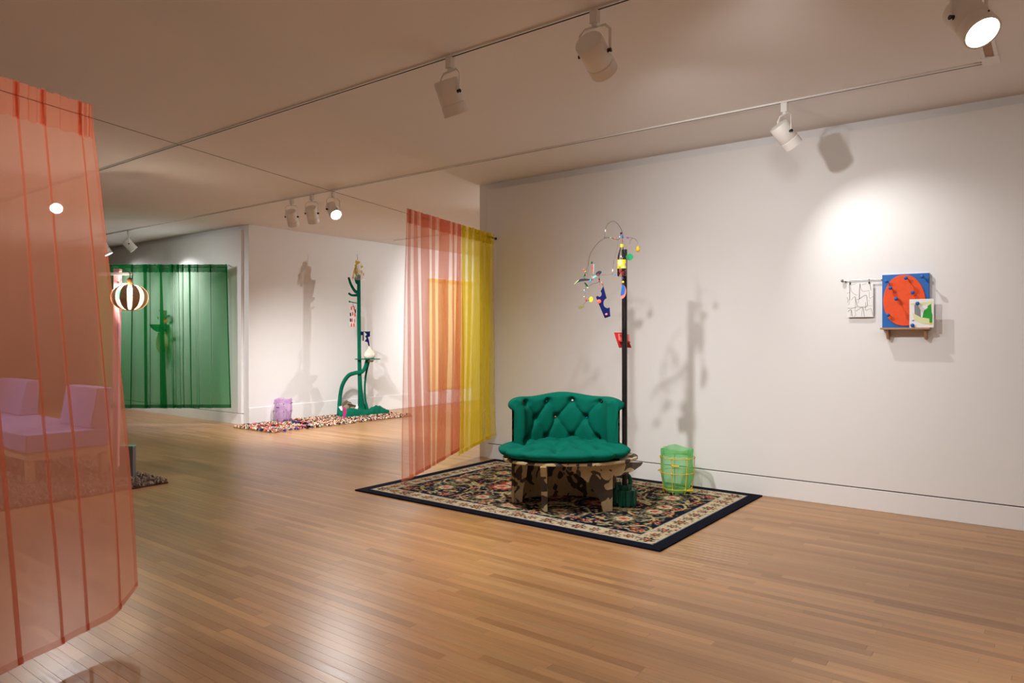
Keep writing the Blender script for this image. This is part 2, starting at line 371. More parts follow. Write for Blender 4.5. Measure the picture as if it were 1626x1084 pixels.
MB().bx(-.385, -.335, 3.6, 5.70, H-.004, H).build('track_slot', M['oak'], t)
MB().bx(-.41, -.31, 5.70, 5.86, H-.014, H).build('corner_joint', M['white'], t)

# ------------------------------------------------------------------ track spotlights
def fixture(x, y, aim, label, lit=0, size=60, power=0, drop=.245, s=1.0, radius=.05):
    t = thing('track_spotlight', label, 'spotlight', (x, y, H-.012), 'white spotlights on the ceiling tracks')
    MB().box((x, y, H-.05), (.05, .04, .075)).lathe((x, y, H-.087), (0, 0, -1), [(.018, 0), (.018, .02)], 12).build('track_adapter', M['white'], t, bevel=.004)
    pv = V((x, y, H-.012-drop)); ax = (V(aim)-pv).normalized()
    hz = V((ax.x, ax.y, 0))
    sd = V((-hz.y, hz.x, 0)).normalized(); R = .075*s; up = ax.cross(sd)
    w_ = R+.012; zt = H-.105
    path = [pv+sd*w_ - V((0, 0, .012)), pv+sd*w_, V((pv.x, pv.y, zt-.03))+sd*w_, V((pv.x, pv.y, zt))+sd*(w_-.03), V((pv.x, pv.y, zt))-sd*(w_-.03), V((pv.x, pv.y, zt-.03))-sd*w_, pv-sd*w_, pv-sd*w_-V((0, 0, .012))]
    MB().tube(path, .008, 8, flat=.5).build('yoke', M['white'], t, smooth=True)
    o = pv-ax*.085*s
    MB().lathe(o, ax, [(R*.93, 0), (R, .008), (R, .14*s), (R*.975, .142*s), (R*.975, .146*s), (R*1.01, .148*s), (R*1.01, .21*s), (R*.9, .21*s), (R*.86, .19*s)], 28).build('lamp_housing', M['white'], t, smooth=True)
    ln = MB().lathe(o+ax*.165*s, ax, [(R*.9, 0), (R*.9, .04*s)], 24).build('lens', M['lens'] if lit else M['lensoff'], t)
    for k in (-1, 1):
        MB().lathe(pv+sd*(R*k*.98), sd*k, [(.012, 0), (.012, .022)], 10).build('pivot_knob', M['black'], t)
    MB().ball(o+ax*.17*s+up*(R*1.01), .006, 8, 6).build('screw', M['black'], t)
    if power:
        l = spot('spotlight_beam', o+ax*.22*s, aim, power, size, radius=radius)
        return l
fixture(-3.22, 3.51, (-3.05, 4.85, .3), 'white track spotlight over the rug, left one of the near pair', 0, 120, 340, s=1.1)
fixture(-2.1, 3.51, (-2.35, 6.7, 1.55), 'large white track spotlight at top centre with round back cap showing', 0, 96, 175, s=1.1)
fixture(-.36, 4.28, (1.3, 2.6, .2), 'white spotlight with glowing lens at the top right corner', 1, 95, 240, s=1.15)
fixture(-1.73, 5.82, (-1.0, 6.72, 1.85), 'white spotlight leaning to the right beside the wall above the shelf', 0, 88, 50, radius=.02)
fixture(-8.24, 5.82, (-9.5, 7.6, .3), 'leftmost of three spotlights clustered above the opening', 0, 95, 600)
fixture(-7.80, 5.82, (-8.9, 7.5, .3), 'middle of three spotlights clustered above the opening, turned away', 0, 90, 260)
fixture(-7.36, 5.82, (-4.2, 4.9, .4), 'rightmost of three spotlights above the opening, with glowing lens', 1, 75, 190)
fixture(-13.0, 5.82, (-12.6, 6.7, 2.0), 'small far spotlight above the green curtain', 0, 95, 210)
fixture(-13.95, 5.82, (-13.4, 6.7, 1.3), 'farthest spotlight, half hidden by the edge of the near pink curtain', 1, 100, 60)
fixture(-9.76, 3.51, (-5.2, 1.9, .2), 'glowing spotlight seen through the near pink curtain', 1, 62, 100)

# ------------------------------------------------------------------ curtains
def profile(bands, which, w, ext=(0, 0), thin=.012, seed=0):
    rnd = random.Random(seed); pts = [(0+ext[0], 0)]; last = 0
    for i, bd in enumerate(bands):
        a, b_ = (bd[0], bd[1]) if which == 0 else (bd[2], bd[3])
        pts.append(((last+(ext[0] if i == 0 else 0)+a)/2, rnd.uniform(-.4, .4)*w))
        pts += [(b_, w*rnd.uniform(.5, 1)), (a, -w*rnd.uniform(.3, .7))]
        last = b_
    pts += [((last+1+ext[1])/2, rnd.uniform(-.4, .4)*w), (1+ext[1], 0)]
    return pts
def curtain(name, label, P0, P1, zb, bands, w, m, mh, ext_b=(0, 0), over=.045, head=.085, rows=30, k=5, sway=.02, seed=1, hemh=.035, group='sheer curtains', ease=1.0, corner=0, noise_amp=.01):
    P0, P1 = V(P0), V(P1); dv = P1-P0; Lh = V((dv.x, dv.y, 0)).length; u = V((dv.x, dv.y, 0)).normalized(); n = V((u.y, -u.x, 0))
    top = crom(profile(bands, 0, w, (0, 0), seed=seed), k); bot = crom(profile(bands, 1, w*1.6, (ext_b[0]/Lh, ext_b[1]/Lh), seed=seed), k)
    t = thing(name, label, 'curtain', (P0+P1)/2, group)
    def pt(i, v, dz=None, dn=0, ds=0):
        s_ = top[i][0]+(bot[i][0]-top[i][0])*(v**ease); d_ = top[i][1]+(bot[i][1]-top[i][1])*v
        s_ = s_+ds/Lh
        sm = min(max(s_, -.3), 1.3)
        z0 = P0.z+dv.z*sm; z1 = zb[0]+(zb[1]-zb[0])*sm
        if corner and s_ > 1+ext_b[1]/Lh-.16: z1 += corner*((s_-(1+ext_b[1]/Lh-.16))/.16)**2
        z = z0+(z1-z0)*v
        d_ += sway*math.sin(3*sm+2.4*v+seed)*v + noise_amp*mnoise.noise(V((sm*Lh*7, v*3, seed)))
        p = P0 + u*(s_*Lh) + n*(d_+dn); p.z = z if dz is None else z0+dz
        return p
    m_ = len(top)
    g = [[pt(i, 0, over+.012*mnoise.noise(V((i*.9, seed, 0)))) for i in range(m_)]] + [[pt(i, v/rows) for i in range(m_)] for v in range(rows+1)]
    MB().grid(g).build('voile', m, t, smooth=True, fix=False)
    hd = [[pt(i, 0, z_ + (.012*mnoise.noise(V((i*.9, seed, 0))) if z_ > 0 else .006*math.sin(i*1.7)), .008+.006*math.sin(i*1.3)*(1 if abs(z_) > .01 else .2), .012*math.sin(i*2.1)) for i in range(m_)] for z_ in (over, .015, 0, -.02, -.055, -head)]
    MB().grid(hd).build('heading', mh, t, smooth=True, fix=False)
    vv = 1-hemh/(P0.z-zb[0])
    MB().grid([[pt(i, v, None, .005) for i in range(m_)] for v in (vv, (1+vv)/2, 1)]).build('hem', mh, t, smooth=True, fix=False)
    for i in (0, m_-1):
        sg = 1 if i == 0 else -1; rr = []
        for v in range(rows+1):
            p = pt(i, v/rows); rr.append([p+n*.004, p+u*(sg*.022)+n*.004])
        MB().grid(rr).build('side_hem', mh, t, smooth=True, fix=False)
    return t
# the wire they hang on: from the right wall, past the opening, towards the left of the room
WA = V((-3.30, .20, 2.535)); WB = V((-5.41, 6.70, 2.68))
def wire(Y):
    if Y > 1.494: f = (Y-1.494)/(6.72-1.494); return V((-3.728+(-5.41+3.728)*f, Y, 2.56+.118*f - .012*math.sin(PI*f)))
    return V((-3.728+(1.494-Y)*.331, Y, 2.56-(1.494-Y)*.022))
t = thing('curtain_wire', 'thin taut wire across the room carrying the pink and yellow curtains', 'wire', wire(3))
MB().tube([wire(y) for y in np.linspace(-1.5, 6.71, 26)], .0018, 6).build('cable', M['wire'], t, smooth=True)
MB().lathe(wire(6.72)+V((0, .002, 0)), (0, -1, 0), [(.016, 0), (.016, .012), (.006, .014), (.006, .05)], 12).build('wall_hook', M['black'], t)
MB().tube([wire(y)+V((0, 0, 0)) for y in (6.66, 6.6, 6.5, 6.42)], [.007, .009, .009, .005], 8).build('turnbuckle', M['wire'], t)
curtain('sheer_curtain', 'near salmon pink sheer curtain filling the left edge of the picture', wire(.25), wire(1.494), (-.02+.04, .10),
        [(.30, .303, .38, .385), (.57, .573, .70, .705), (.71, .713, .85, .854), (.805, .808, .955, .959), (.945, .947, 1.10, 1.103)], .004, M['pinks'], M['pinkhem'],
        ext_b=(.05, .25), seed=3, sway=.05, head=.10, over=.06, corner=.09, rows=40, ease=.8, noise_amp=.006, group='pink sheer curtains on the wire')
curtain('sheer_curtain', 'far salmon pink sheer curtain hanging in folds left of the yellow one', wire(4.55), wire(5.72), (.19, .27),
        [(.03, .06, .02, .06), (.13, .17, .12, .24), (.24, .37, .27, .37), (.43, .48, .42, .45), (.56, .75, .50, .66), (.82, .85, .80, .83), (.93, .985, .82, .985)], .006, M['pink2'], M['pink2hem'],
        ext_b=(-.12, .12), seed=5, rows=24, group='pink sheer curtains on the wire')
curtain('sheer_curtain', 'yellow sheer curtain hanging between the pink one and the right-hand wall', wire(5.74), wire(6.66), (.22, .30),
        [(.02, .10, .02, .07), (.19, .30, .14, .2), (.35, .53, .3, .58), (.57, .67, .60, .64), (.72, .86, .72, .82)], .006, M['yel'], M['yelhem'],
        ext_b=(-.05, .02), seed=8, rows=24, group=None)
# green curtain on its own rod, set at an angle to the left wall
G0 = D(155, 424, 11.96); G1 = D(361, 424, 11.96)
t = thing('curtain_rod', 'thin rod holding up the green sheer curtain', 'rod', (G0+G1)/2)
MB().tube([G0-RIGHT*.3, G1, WY(363, 421, WALL-.05)], .006, 8).build('rod', M['wire'], t)
curtain('sheer_curtain', 'green sheer curtain hanging in front of the left wall', G0, G1, (.285, .285),
        [(.09, .10, .09, .10), (.26, .275, .25, .27), (.35, .385, .36, .395), (.40, .41, .405, .42), (.475, .50, .48, .55), (.57, .58, .59, .60), (.62, .63, .64, .655), (.655, .665, .67, .68), (.70, .72, .72, .735), (.77, .777, .785, .79), (.87, .877, .88, .885)],
        .03, M['grn'], M['grnhem'], ext_b=(0, .06), seed=11, rows=20, hemh=.06, group=None)
# golden hanging on the far alcove wall
A0 = WX(682, 442, XC+.05); A1 = WX(751, 442, XC+.05)
curtain('wall_hanging', 'golden yellow sheer cloth hung flat on the far alcove wall', V((XC+.05, A0.y, 2.72)), V((XC+.05, A1.y, 2.72)), (.33, .33),
        [(.3, .33, .3, .33), (.6, .64, .62, .66)], .02, M['gold'], M['gold'], seed=2, rows=8, over=.02, head=.05, sway=.0, group=None)

# ------------------------------------------------------------------ big patterned rug
def rug():
    X0, X1, Y0, Y1 = -5.40, -2.19, 4.53, 6.69; st = .0085
    nx = int((X1-X0)/st); ny = int((Y1-Y0)/st); W_, H_ = X1-X0, Y1-Y0
    xs = (np.arange(nx)+.5)*W_/nx; ys = (np.arange(ny)+.5)*H_/ny
    GX, GY = np.meshgrid(xs, ys); cx, cy = W_/2, H_/2
    QX = np.minimum(GX, W_-GX); QY = np.minimum(GY, H_-GY)      # mirror both ways, as the weave is
    nav = np.array(rgb(22, 24, 38)); cream = np.array(rgb(214, 196, 160)); redc = np.array(rgb(190, 74, 50)); blu = np.array(rgb(120, 138, 160)); olv = np.array(rgb(120, 112, 78)); blk = np.array(rgb(18, 18, 26)); pk = np.array(rgb(210, 140, 115)); gold = np.array(rgb(196, 180, 124))
    C = np.zeros((ny, nx, 3)); C[:] = nav
    edge = np.minimum(QX, QY); BB = .105
    band = (edge > BB) & (edge < BB+.185); C[band] = cream
    C[(edge > BB) & (edge < BB+.009)] = blu; C[(edge > BB+.176) & (edge < BB+.188)] = blu
    rn = np.random.RandomState(4)
    def flower(mx, my, r, petals=8, outer=blk, inner=redc, core=cream, sq=.75):
        dx, dy = QX-mx, QY-my; d = np.hypot(dx, dy); a = np.arctan2(dy, dx); e = r*(sq+(1-sq)*np.cos(petals*a))
        C[d < e] = outer; C[(d < e*.62) & (np.cos(petals*a) > -.2)] = cream if core is not None else outer
        C[d < e*.42] = inner; 
        if core is not None: C[d < e*.18] = core
    def blob(mx, my, rx, ry, ang, c):
        dx, dy = QX-mx, QY-my; u_ = dx*math.cos(ang)+dy*math.sin(ang); v_ = -dx*math.sin(ang)+dy*math.cos(ang)
        C[(u_/rx)**2+(v_/ry)**2 < 1] = c
    def stroke(pts, w_, c):
        for p in crom(pts, 14):
            r = w_(p) if callable(w_) else w_
            C[(QX-p[0])**2+(QY-p[1])**2 < r*r] = c
    fx0, fy0 = BB+.188, BB+.188
    # scattered small figures of the dark field
    for _ in range(560):
        x, y = rn.uniform(fx0+.02, cx), rn.uniform(fy0+.02, cy)
        c = [cream, gold, redc, olv, blu, pk, cream, olv, olv][rn.randint(9)]
        blob(x, y, rn.uniform(.008, .028), rn.uniform(.006, .013), rn.uniform(0, PI), c)
    # vines
    for (x, y, r, a0, a1) in ((.62, .62, .26, 0, 5.2), (1.15, .55, .22, 2, 7.4), (.55, .95, .2, 1, 6), (1.05, .95, .24, -1, 4), (1.45, .85, .2, 0, 5), (1.5, .45, .16, 1, 6), (.38, .42, .1, 0, 5)):
        stroke([(x+r*(1-.1*i/7)*math.cos(a0+(a1-a0)*i/7), y+r*(1-.1*i/7)*math.sin(a0+(a1-a0)*i/7)) for i in range(8)], .010, gold)
    # big curved leaves
    for pts in ([(.38, .80), (.50, .62), (.70, .52), (.86, .56)], [(1.12, .72), (1.3, .78), (1.42, .70), (1.52, .56)], [(.62, 1.02), (.78, .9), (.95, .9)]):
        n_ = len(pts); P_ = crom(pts, 20)
        for i, p in enumerate(P_):
            r = .034*math.sin(PI*(i+1)/(len(P_)+1))**.7; C[(QX-p[0])**2+(QY-p[1])**2 < r*r] = gold
        for i, p in enumerate(P_[4:-4:6]): C[(QX-p[0])**2+(QY-p[1])**2 < .007**2] = nav
    # rosettes
    for x, y, r in ((.62, .62, .115), (1.18, .52, .10), (.52, .98, .10), (1.05, .98, .13), (1.52, .95, .12), (1.56, .40, .08)):
        dx, dy = (QX-x), (QY-y); d = np.hypot(dx, dy); a = np.arctan2(dy, dx)
        C[d < r*1.35] = nav; C[(d < r*1.3) & (np.cos(14*a) > .2) & (d > r)] = olv
        C[d < r*(1+.12*np.cos(9*a))] = redc if r > .115 else olv; C[d < r*.66*(1+.1*np.cos(9*a))] = cream; C[d < r*.4] = pk; C[d < r*.2] = redc
    for x, y in ((.36, .36), (.82, .38), (1.32, .34), (.36, .66), (.40, 1.0), (.86, .78), (1.32, .98), (.95, .42)):
        flower(x, y, .055, 6, redc, blk, cream, .7)
    for _ in range(450):
        x, y = rn.uniform(fx0+.02, cx), rn.uniform(fy0+.02, cy); blob(x, y, rn.uniform(.006, .02), .006, rn.uniform(0, PI), [cream, redc, nav, nav, nav, blk, blu][rn.randint(7)])
    # border flowers on the cream band
    mb = BB+.0925
    for i in range(12):
        s_ = BB+.09+i*.148
        for (x, y) in ((s_, mb), (mb, s_)):
            if x < cx+.05 and y < cy+.05:
                flower(x, y, .066 if i % 2 == 0 else .05, 7, blk, redc, cream, .78)
    for i in range(180):
        s_ = rn.uniform(BB, cx); o_ = BB+.02+rn.uniform(0, .14)
        for (x, y) in ((s_, o_), (o_, s_)):
            dd = min((((s_-(BB+.09+k*.148))**2+(o_-mb)**2)**.5) for k in range(12))
            if dd > .06: blob(x, y, rn.uniform(.007, .016), .007, rn.uniform(0, PI), [redc, olv, blk, blu, olv, blk][rn.randint(6)])
    C *= .8*rn.uniform(.85, 1.12, (ny, nx, 1))
    t = thing('area_rug', 'large navy and cream floral patterned rug under the green chair', 'rug', ((X0+X1)/2, (Y0+Y1)/2, 0))
    b = MB(); zt = .010
    rows = [[V((X0+x, Y0+y, zt+rn.uniform(0, .0012))) for x in xs] for y in ys]
    b.grid(rows); b.c = [(*C[j, i], 1) for j in range(ny) for i in range(nx)]
    b.build('woven_pile', M['rug'], t, fix=False)
    e = .012; wb = .088
    m = MB()
    for x0, x1, y0, y1 in ((X0, X1, Y0, Y0+wb), (X0, X1, Y1-wb, Y1), (X0, X0+wb, Y0+wb, Y1-wb), (X1-wb, X1, Y0+wb, Y1-wb)):
        m.bx(x0, x1, y0, y1, .0005, e)
    m.build('border_binding', M['navyb'], t)
    MB().bx(X0+.01, X1-.01, Y0+.01, Y1-.01, .0005, .009).build('backing', M['sub'], t)
rug()

# ------------------------------------------------------------------ green tufted chair on camouflage base
CC = D(896, 533, 6.2); CC.z = 0; CR = RIGHT; CF = -FWD
def L(r, f, z): return CC + CR*r + CF*f + UP*z
chair = thing('tufted_chair', 'green button-tufted chair on a camouflage plywood base', 'chair', CC)
def outline(a, rx=.565, fx=.415, n=2.3):
    c, s_ = math.cos(a), math.sin(a); return (rx*math.copysign(abs(c)**(2/n), c), fx*math.copysign(abs(s_)**(2/n), s_))
sb = [(-.2+0, -.40)]
def seat_cushion():
    btn = [(-.24, .20), (-.07, .25), (.13, .25), (.30, .20), (-.40, .10), (.43, .10), (-.33, -.02), (-.12, .04), (.10, .04), (.30, -.0), (-.22, -.2), (0, -.2), (.22, -.2)]
    nr, na = 30, 128
    lobes = [math.atan2(f/.415, r/.565) for r, f in btn[:6]]
    def pinch(a):
        d = min(abs((a-l+PI) % (2*PI)-PI) for l in lobes); return math.exp(-(d/.10)**2)
    def surf(q, a, side):
        r, f = outline(a); lob = 1.015-.075*pinch(a)+.02*mnoise.noise(V((math.cos(a)*4, math.sin(a)*4, 1)))
        r *= q*lob; f *= q*lob
        if side > 0:
            z = .512 + .052*(1-q**5)**.5
            z += .030*mnoise.noise(V((r*7, f*7, 3)))*(1-q**6)
            for (br, bf) in btn:
                d = math.hypot(r-br, f-bf); z -= .062*math.exp(-(d/.045)**2)
            z -= .036*pinch(a)*max(0, min(1, (q-.6)/.2))*(1-q**8)
            z += .022*max(0, 1-((f+.1)/.35)**2)*(1-q**2)
            z = max(z, .475+.03*q)
        else:
            z = .512 - .056*(1-q**10)**.5
        return L(r, f, z)
    b = MB(); rows = [[surf(max(1-(1-i/nr)**1.5, .002), 2*PI*j/na, 1) for j in range(na)] for i in range(nr+1)]
    rows += [[surf(q, 2*PI*j/na, -1) for j in range(na)] for q in (.995, .98, .95, .9, .8, .5, .1)]
    b.grid(rows, closed=True).build('seat_cushion', M['green'], chair, smooth=True)
    for (br, bf), c in zip(btn[:6], ('black', 'leaf', 'black', 'red', 'black', 'black')):
        MB().ball(L(br, bf, .520), (.008, .008, .006), 8, 6).build('button', M[c], chair, smooth=True)
seat_cushion()
def backrest():
    nu, R0, RF, fc = 150, .475, .40, -.02
    btn = [(-.37, .905), (-.142, .90), (.105, .905), (.36, .905), (-.27, .75), (-.055, .752), (.235, .75), (-.36, .575), (-.155, .57), (.10, .57), (.345, .575)]
    seg = [(p, q) for i, p in enumerate(btn) for q in btn[i+1:] if .1 < p[1]-q[1] < .24 and abs(p[0]-q[0]) < .22]
    def pos(u, off, z):
        a = PI/2 + u*PI*.53
        return L(.015 + (R0-off)*(-math.cos(a)), fc-(RF+.02-off)*math.sin(a), z)
    def topz(u): return .950+.026*max(0, math.cos(u*PI/1.1))**1.5 + .006*math.cos(u*9)
    def rr_of(u): a = PI/2 + u*PI*.53; return .015+(R0-.06)*(-math.cos(a))*1.02
    def dimple(rr, z):
        dep = 0
        for (bx_, bz) in btn: dep += .048*math.exp(-(((rr-bx_)**2+(z-bz)**2)/.034**2))
        md = 9
        for (p, q) in seg:
            dx, dz = q[0]-p[0], q[1]-p[1]; tt = max(0, min(1, ((rr-p[0])*dx+(z-p[1])*dz)/(dx*dx+dz*dz)))
            md = min(md, math.hypot(rr-p[0]-tt*dx, z-p[1]-tt*dz))
        return min(dep + .010*math.exp(-(md/.009)**2)+.012*math.exp(-(md/.03)**2), .058)
    rows = []; rad = .052
    for i in range(nu+1):
        u = -1+2*i/nu; tz = topz(u); row = []; rr = rr_of(u)
        endf = max(0, (abs(u)-.93)/.07); sh = math.sqrt(max(0, 1-endf**2))
        for j in range(50):
            v = j/49; z = .47+(tz-rad-.47)*v
            th = .10+.012*math.sin(v*PI)+.012*v-dimple(rr, z)
            row.append(pos(u, .035+(th-.035)*(.25+.75*sh), z))
        for k in range(1, 17):
            an = PI*k/16*1.3; z = tz-rad+rad*math.sin(an)
            dp_ = dimple(rr, z)*max(0, 1-k/7)
            c_ = .112-rad-.006
            off = c_+(rad*(1+.06*math.sin(u*15)))*math.cos(an)*1.15-dp_ - (.03 if an > PI/2 else 0)*(-math.cos(an))
            row.append(pos(u, .035+(off-.035)*(.45+.55*sh), z))
        for z in (.84, .7, .55, .45): row.append(pos(u, .02, z))
        rows.append(row)
    b = MB(); b.grid(rows); n = len(rows[0])
    b.f.append(tuple(range(n))); b.f.append(tuple(nu*n+i for i in reversed(range(n))))
    b.build('backrest', M['green'], chair, smooth=True)
    cl = ['magenta', 'sky', 'vase', 'black', 'black', 'coral', 'blue', 'black', 'black', 'magenta', 'black']
    for (x, z), c in zip(btn, cl):
        ca = -(x-.015)/(R0-.06)/1.02; ca = max(-.97, min(.97, ca)); u = (math.acos(ca)-PI/2)/(PI*.53)
        th = .10+.012*.5+.012-dimple(x, z)
        MB().ball(pos(u, th+.001, z), (.013, .013, .013) if c == 'vase' else (.009, .009, .009), 10, 8).build('button', M[c], chair, smooth=True)
    sh_ = []
    for i in range(61):
        u = -.95+1.9*i/60
        sh_.append([pos(u, .019, .42), pos(u, .019, .86), pos(u, .003, .86), pos(u, .003, .42)])
    MB().grid(sh_, closed=True).build('back_shell', M['camo'], chair, smooth=True)
backrest()
# seat board with the ledge reaching round the black pole
bp = [outline(2*PI*i/72, .535, .385) for i in range(72)]
bp = [(r+(.0 if r < .40 else (r-.40)*.85), f-(0 if r < .4 else (r-.4)*.5)) for r, f in bp]
MB().prism([L(r, f, .428) for r, f in bp], (0, 0, .022)).build('seat_board', M['camo'], chair, bevel=.003)
MB().prism([L(r*.93 if r < .4 else .45, f*.93, .4505) for r, f in bp if True], (0, 0, .006)).build('under_pad', M['black'], chair)
# legs: cut plywood fins
def fin(poly, depth_f, th=.022):
    # outline in the plane that faces the room's near side
    return MB().prism([L(r, depth_f, z) for r, z in poly], CF*(-th))
def im(px, py, dep): return ((px-813)/1128*dep-.456, 1.5-(py-533)/1128*dep)
dp = 6.02
rl = cv([(*im(900, 744, dp), 0), (*im(916, 752, dp), 0), (*im(935, 768, dp), 0), (*im(949, 788, dp), 0), (*im(956, 805, dp), 0), (*im(957.5, 814, dp), 0)], 4)
poly = [(p.x, p.y) for p in rl] + [im(972.5, 814, dp), im(973, 757, dp), im(990, 754, dp), im(1005, 748, dp), im(1018, 739, dp), (im(1021, 735, dp)[0], .427), (im(898, 735, dp)[0], .427)]
poly = [(r, max(z, .0126)) for r, z in poly]; poly = [(r, min(z, .427)) for r, z in poly]
fin(poly, .18).build('leg', M['camo'], chair, bevel=.002, label='wide curved right leg with dark blotches')
# front leg: seen edge-on, reaches back under the seat
fl_ = [(.40, .427), (.385, .40), (.30, .33), (.23, .2), (.20, .0126), (.135, .0126), (.12, .427)]
MB().prism([L(-.205+(.17-f)*.10, f, z) for f, z in fl_], CR*.052).build('leg', M['camo'], chair, bevel=.002)
lf = [(-.46, .427), (-.46, .0126), (-.365, .0126), (-.355, .13), (-.325, .25), (-.305, .427)]
fin(lf, -.16, .03).build('leg', M['camo'], chair, bevel=.002)
rows = []
for i in range(41):
    a = PI*(.04+.92*i/40); rows.append([L(.01+.47*-math.cos(a)*k_, -.10-.34*math.sin(a)*k_, z) for k_, z in ((1, .0126), (1, .427), (.96, .427), (.96, .0126))])
b = MB().grid(rows, closed=True); b.f += [(0, 1, 2, 3), (163, 162, 161, 160)]
b.build('base_panel', M['camo'], chair, smooth=True)

# ------------------------------------------------------------------ black pole stand with green base
PB = FZ(992, 803); PB.z = .012
st = thing('pole_stand', 'tall black pole standing on a green cast base beside the chair', 'stand', PB)
ptop = D(991.5, 396, 6.24)
MB().tube([PB+UP*.03, PB*.5+ptop*.5, ptop], .0235, 16).build('pole', M['black'], st, smooth=True)
def gear(c, r0, r1, teeth, z0, z1, ph=0):
    pts = []
    for i in range(teeth):
        for k, r in ((0, r0), (.28, r0), (.36, r1), (.82, r1), (.92, r0)):
            a = 2*PI*(i+k)/teeth+ph; pts.append(V((c.x+r*math.cos(a), c.y+r*math.sin(a), z0)))
    return MB().prism(pts, (0, 0, z1-z0))
gear(PB, .082, .105, 9, .0125, .15, .2).build('base', M['dgreen'], st, bevel=.006)
gear(PB, .05, .062, 7, .15, .19).build('hub', M['dgreen'], st, bevel=.005)
sp = [PB+RIGHT*(.055*math.cos(a))+UP*(.20+.05*math.sin(a)+.01*a)+FWD*(.03) for a in np.linspace(-2.2, 2.6, 16)]
MB().tube(sp, .02, 8, flat=.6).build('scroll', M['dgreen'], st, smooth=True)
MB().prism([PB+RIGHT*-.085+UP*.03-FWD*.075, PB+RIGHT*-.085+UP*.20-FWD*.02, PB+RIGHT*-.03+UP*.20-FWD*.0, PB+RIGHT*-.05+UP*.03-FWD*.085], FWD*.03).build('scroll', M['dgreen'], st, bevel=.004)
dz = 6.34
pl = MB().prism([D(975, 527.5, dz-.06), D(993, 528, dz-.06), D(1003, 552, dz-.02), D(983, 552, dz-.02)], FWD*.008).build('red_plate', M['red'], st)
MB().prism([D(981.5, 529.5, dz-.075), D(999, 530.5, dz-.075), D(999.5, 540.5, dz-.065), D(982.5, 540, dz-.065)], FWD*.004).build('card', M['pinkc'], pl, label='pale pink card with small lines of text')
m = MB()
for i in range(5):
    m.prism([D(983.5+.2*i, 531+1.8*i, dz-.079), D(997, 531.6+1.8*i, dz-.079), D(997, 532.2+1.8*i, dz-.079), D(983.5+.2*i, 531.7+1.8*i, dz-.079)], FWD*.0015)
m.build('print_lines', M['red'], pl)
MB().prism([D(982.5, 541, dz-.10), D(1000, 541, dz-.10), D(1001, 543.5, dz-.03), D(984, 543.5, dz-.03)], UP*-.006).build('ledge', M['red'], pl)

# plastic bottle on the pole
BD = 6.14; bc = D(987.3, 439, BD); px_ = BD/1128
bt = thing('plastic_bottle', 'clear plastic bottle with a yellow cap strapped to the top of the pole', 'bottle', bc)
k = px_
MB().lathe(bc, (0, 0, 1), [(4*k, 0), (6.6*k, .5*k), (7*k, 2*k), (7*k, 26*k), (6.2*k, 33*k), (4.6*k, 39*k), (3.0*k, 44*k), (2.8*k, 47*k)], 24).build('bottle_body', M['pet'], bt, smooth=True)
MB().lathe(bc+UP*(46.2*k), (0, 0, 1), [(3.3*k, 0), (3.3*k, 4.4*k), (2.9*k, 5*k)], 20).build('cap', M['yellow'], bt)
lb = MB().lathe(bc+UP*(12.5*k), (0, 0, 1), [(7.12*k, 0), (7.12*k, 14*k)], 28, cap=False).build('label', M['yellow'], bt, smooth=True)
def onlabel(ang, z): a = ang; return bc + UP*z + (RIGHT*math.sin(a) - FWD*math.cos(a))*(7.2*k)
def decal(a0, z0, ra, rz, m_, n=16):
    MB().add([onlabel(a0, z0)]+[onlabel(a0+ra*math.cos(2*PI*i/n), z0+rz*math.sin(2*PI*i/n)) for i in range(n)], [(0, 1+i, 1+(i+1) % n) for i in range(n)]).build('label_print', m_, lb)
decal(-.55, 21.5*k, .42, 4*k, M['paper']); decal(-.5, 21.5*k, .2, 2.0*k, M['yellow']); decal(.8, 19*k, .22, 4*k, M['paper']); decal(.8, 19*k, .12, 3.2*k, M['blue']); decal(.2, 14.5*k, .25, 1.4*k, M['paper']); decal(-.6, 14.3*k, .4, 1*k, M['olive'])
b = MB()
rn = random.Random(3)
for i in range(16):
    b.ball(bc+UP*((1.8+rn.random()*8.5)*k)+RIGHT*(rn.uniform(-4.2, 4.2)*k)+FWD*(rn.uniform(-3.6, 3.6)*k), (rn.uniform(1.2, 2)*k, rn.uniform(1.2, 2)*k, rn.uniform(1, 2)*k), 7, 5)
b.build('red_filling', M['red'], bt, smooth=True, kind='stuff')
# pendant under the bottle
pe = thing('hanging_pendant', 'blue and pink half-disc pendant with yellow bead hanging below the bottle', 'pendant', D(989, 470, BD-.02))
MB().tube([D(988.5, 439, BD), D(989, 447, BD-.03), D(989, 452, BD-.04)], .002, 6).build('string', M['wire'], pe)
MB().ball(D(989.4, 447.8, BD-.04), .0105, 12, 8).build('bead', M['yellow'], pe, smooth=True)
MB().ball(D(989, 441.5, BD-.02), .006, 8, 6).build('bead', M['purple'], pe, smooth=True)
hd = [D(987.5+7.3*math.sin(a), 463-11.5*math.cos(a), BD-.05) for a in np.linspace(0, PI, 18)]
hd = [p + RIGHT*(-.006*i/17) for i, p in enumerate(hd)]
MB().prism([D(988, 451.3, BD-.05)]+hd[1:]+[D(985, 474, BD-.05)], FWD*.006).build('outer_disc', M['pinkc'], pe)
MB().prism([D(988, 451.3, BD-.053)]+[D(987.3+5.6*math.sin(a)*(1 if a < 1.3 else .95), 460-8.7*math.cos(a), BD-.053) for a in np.linspace(.1, PI, 14)]+[D(985.4, 469, BD-.053)], FWD*.003).build('inner_disc', M['blue'], pe)

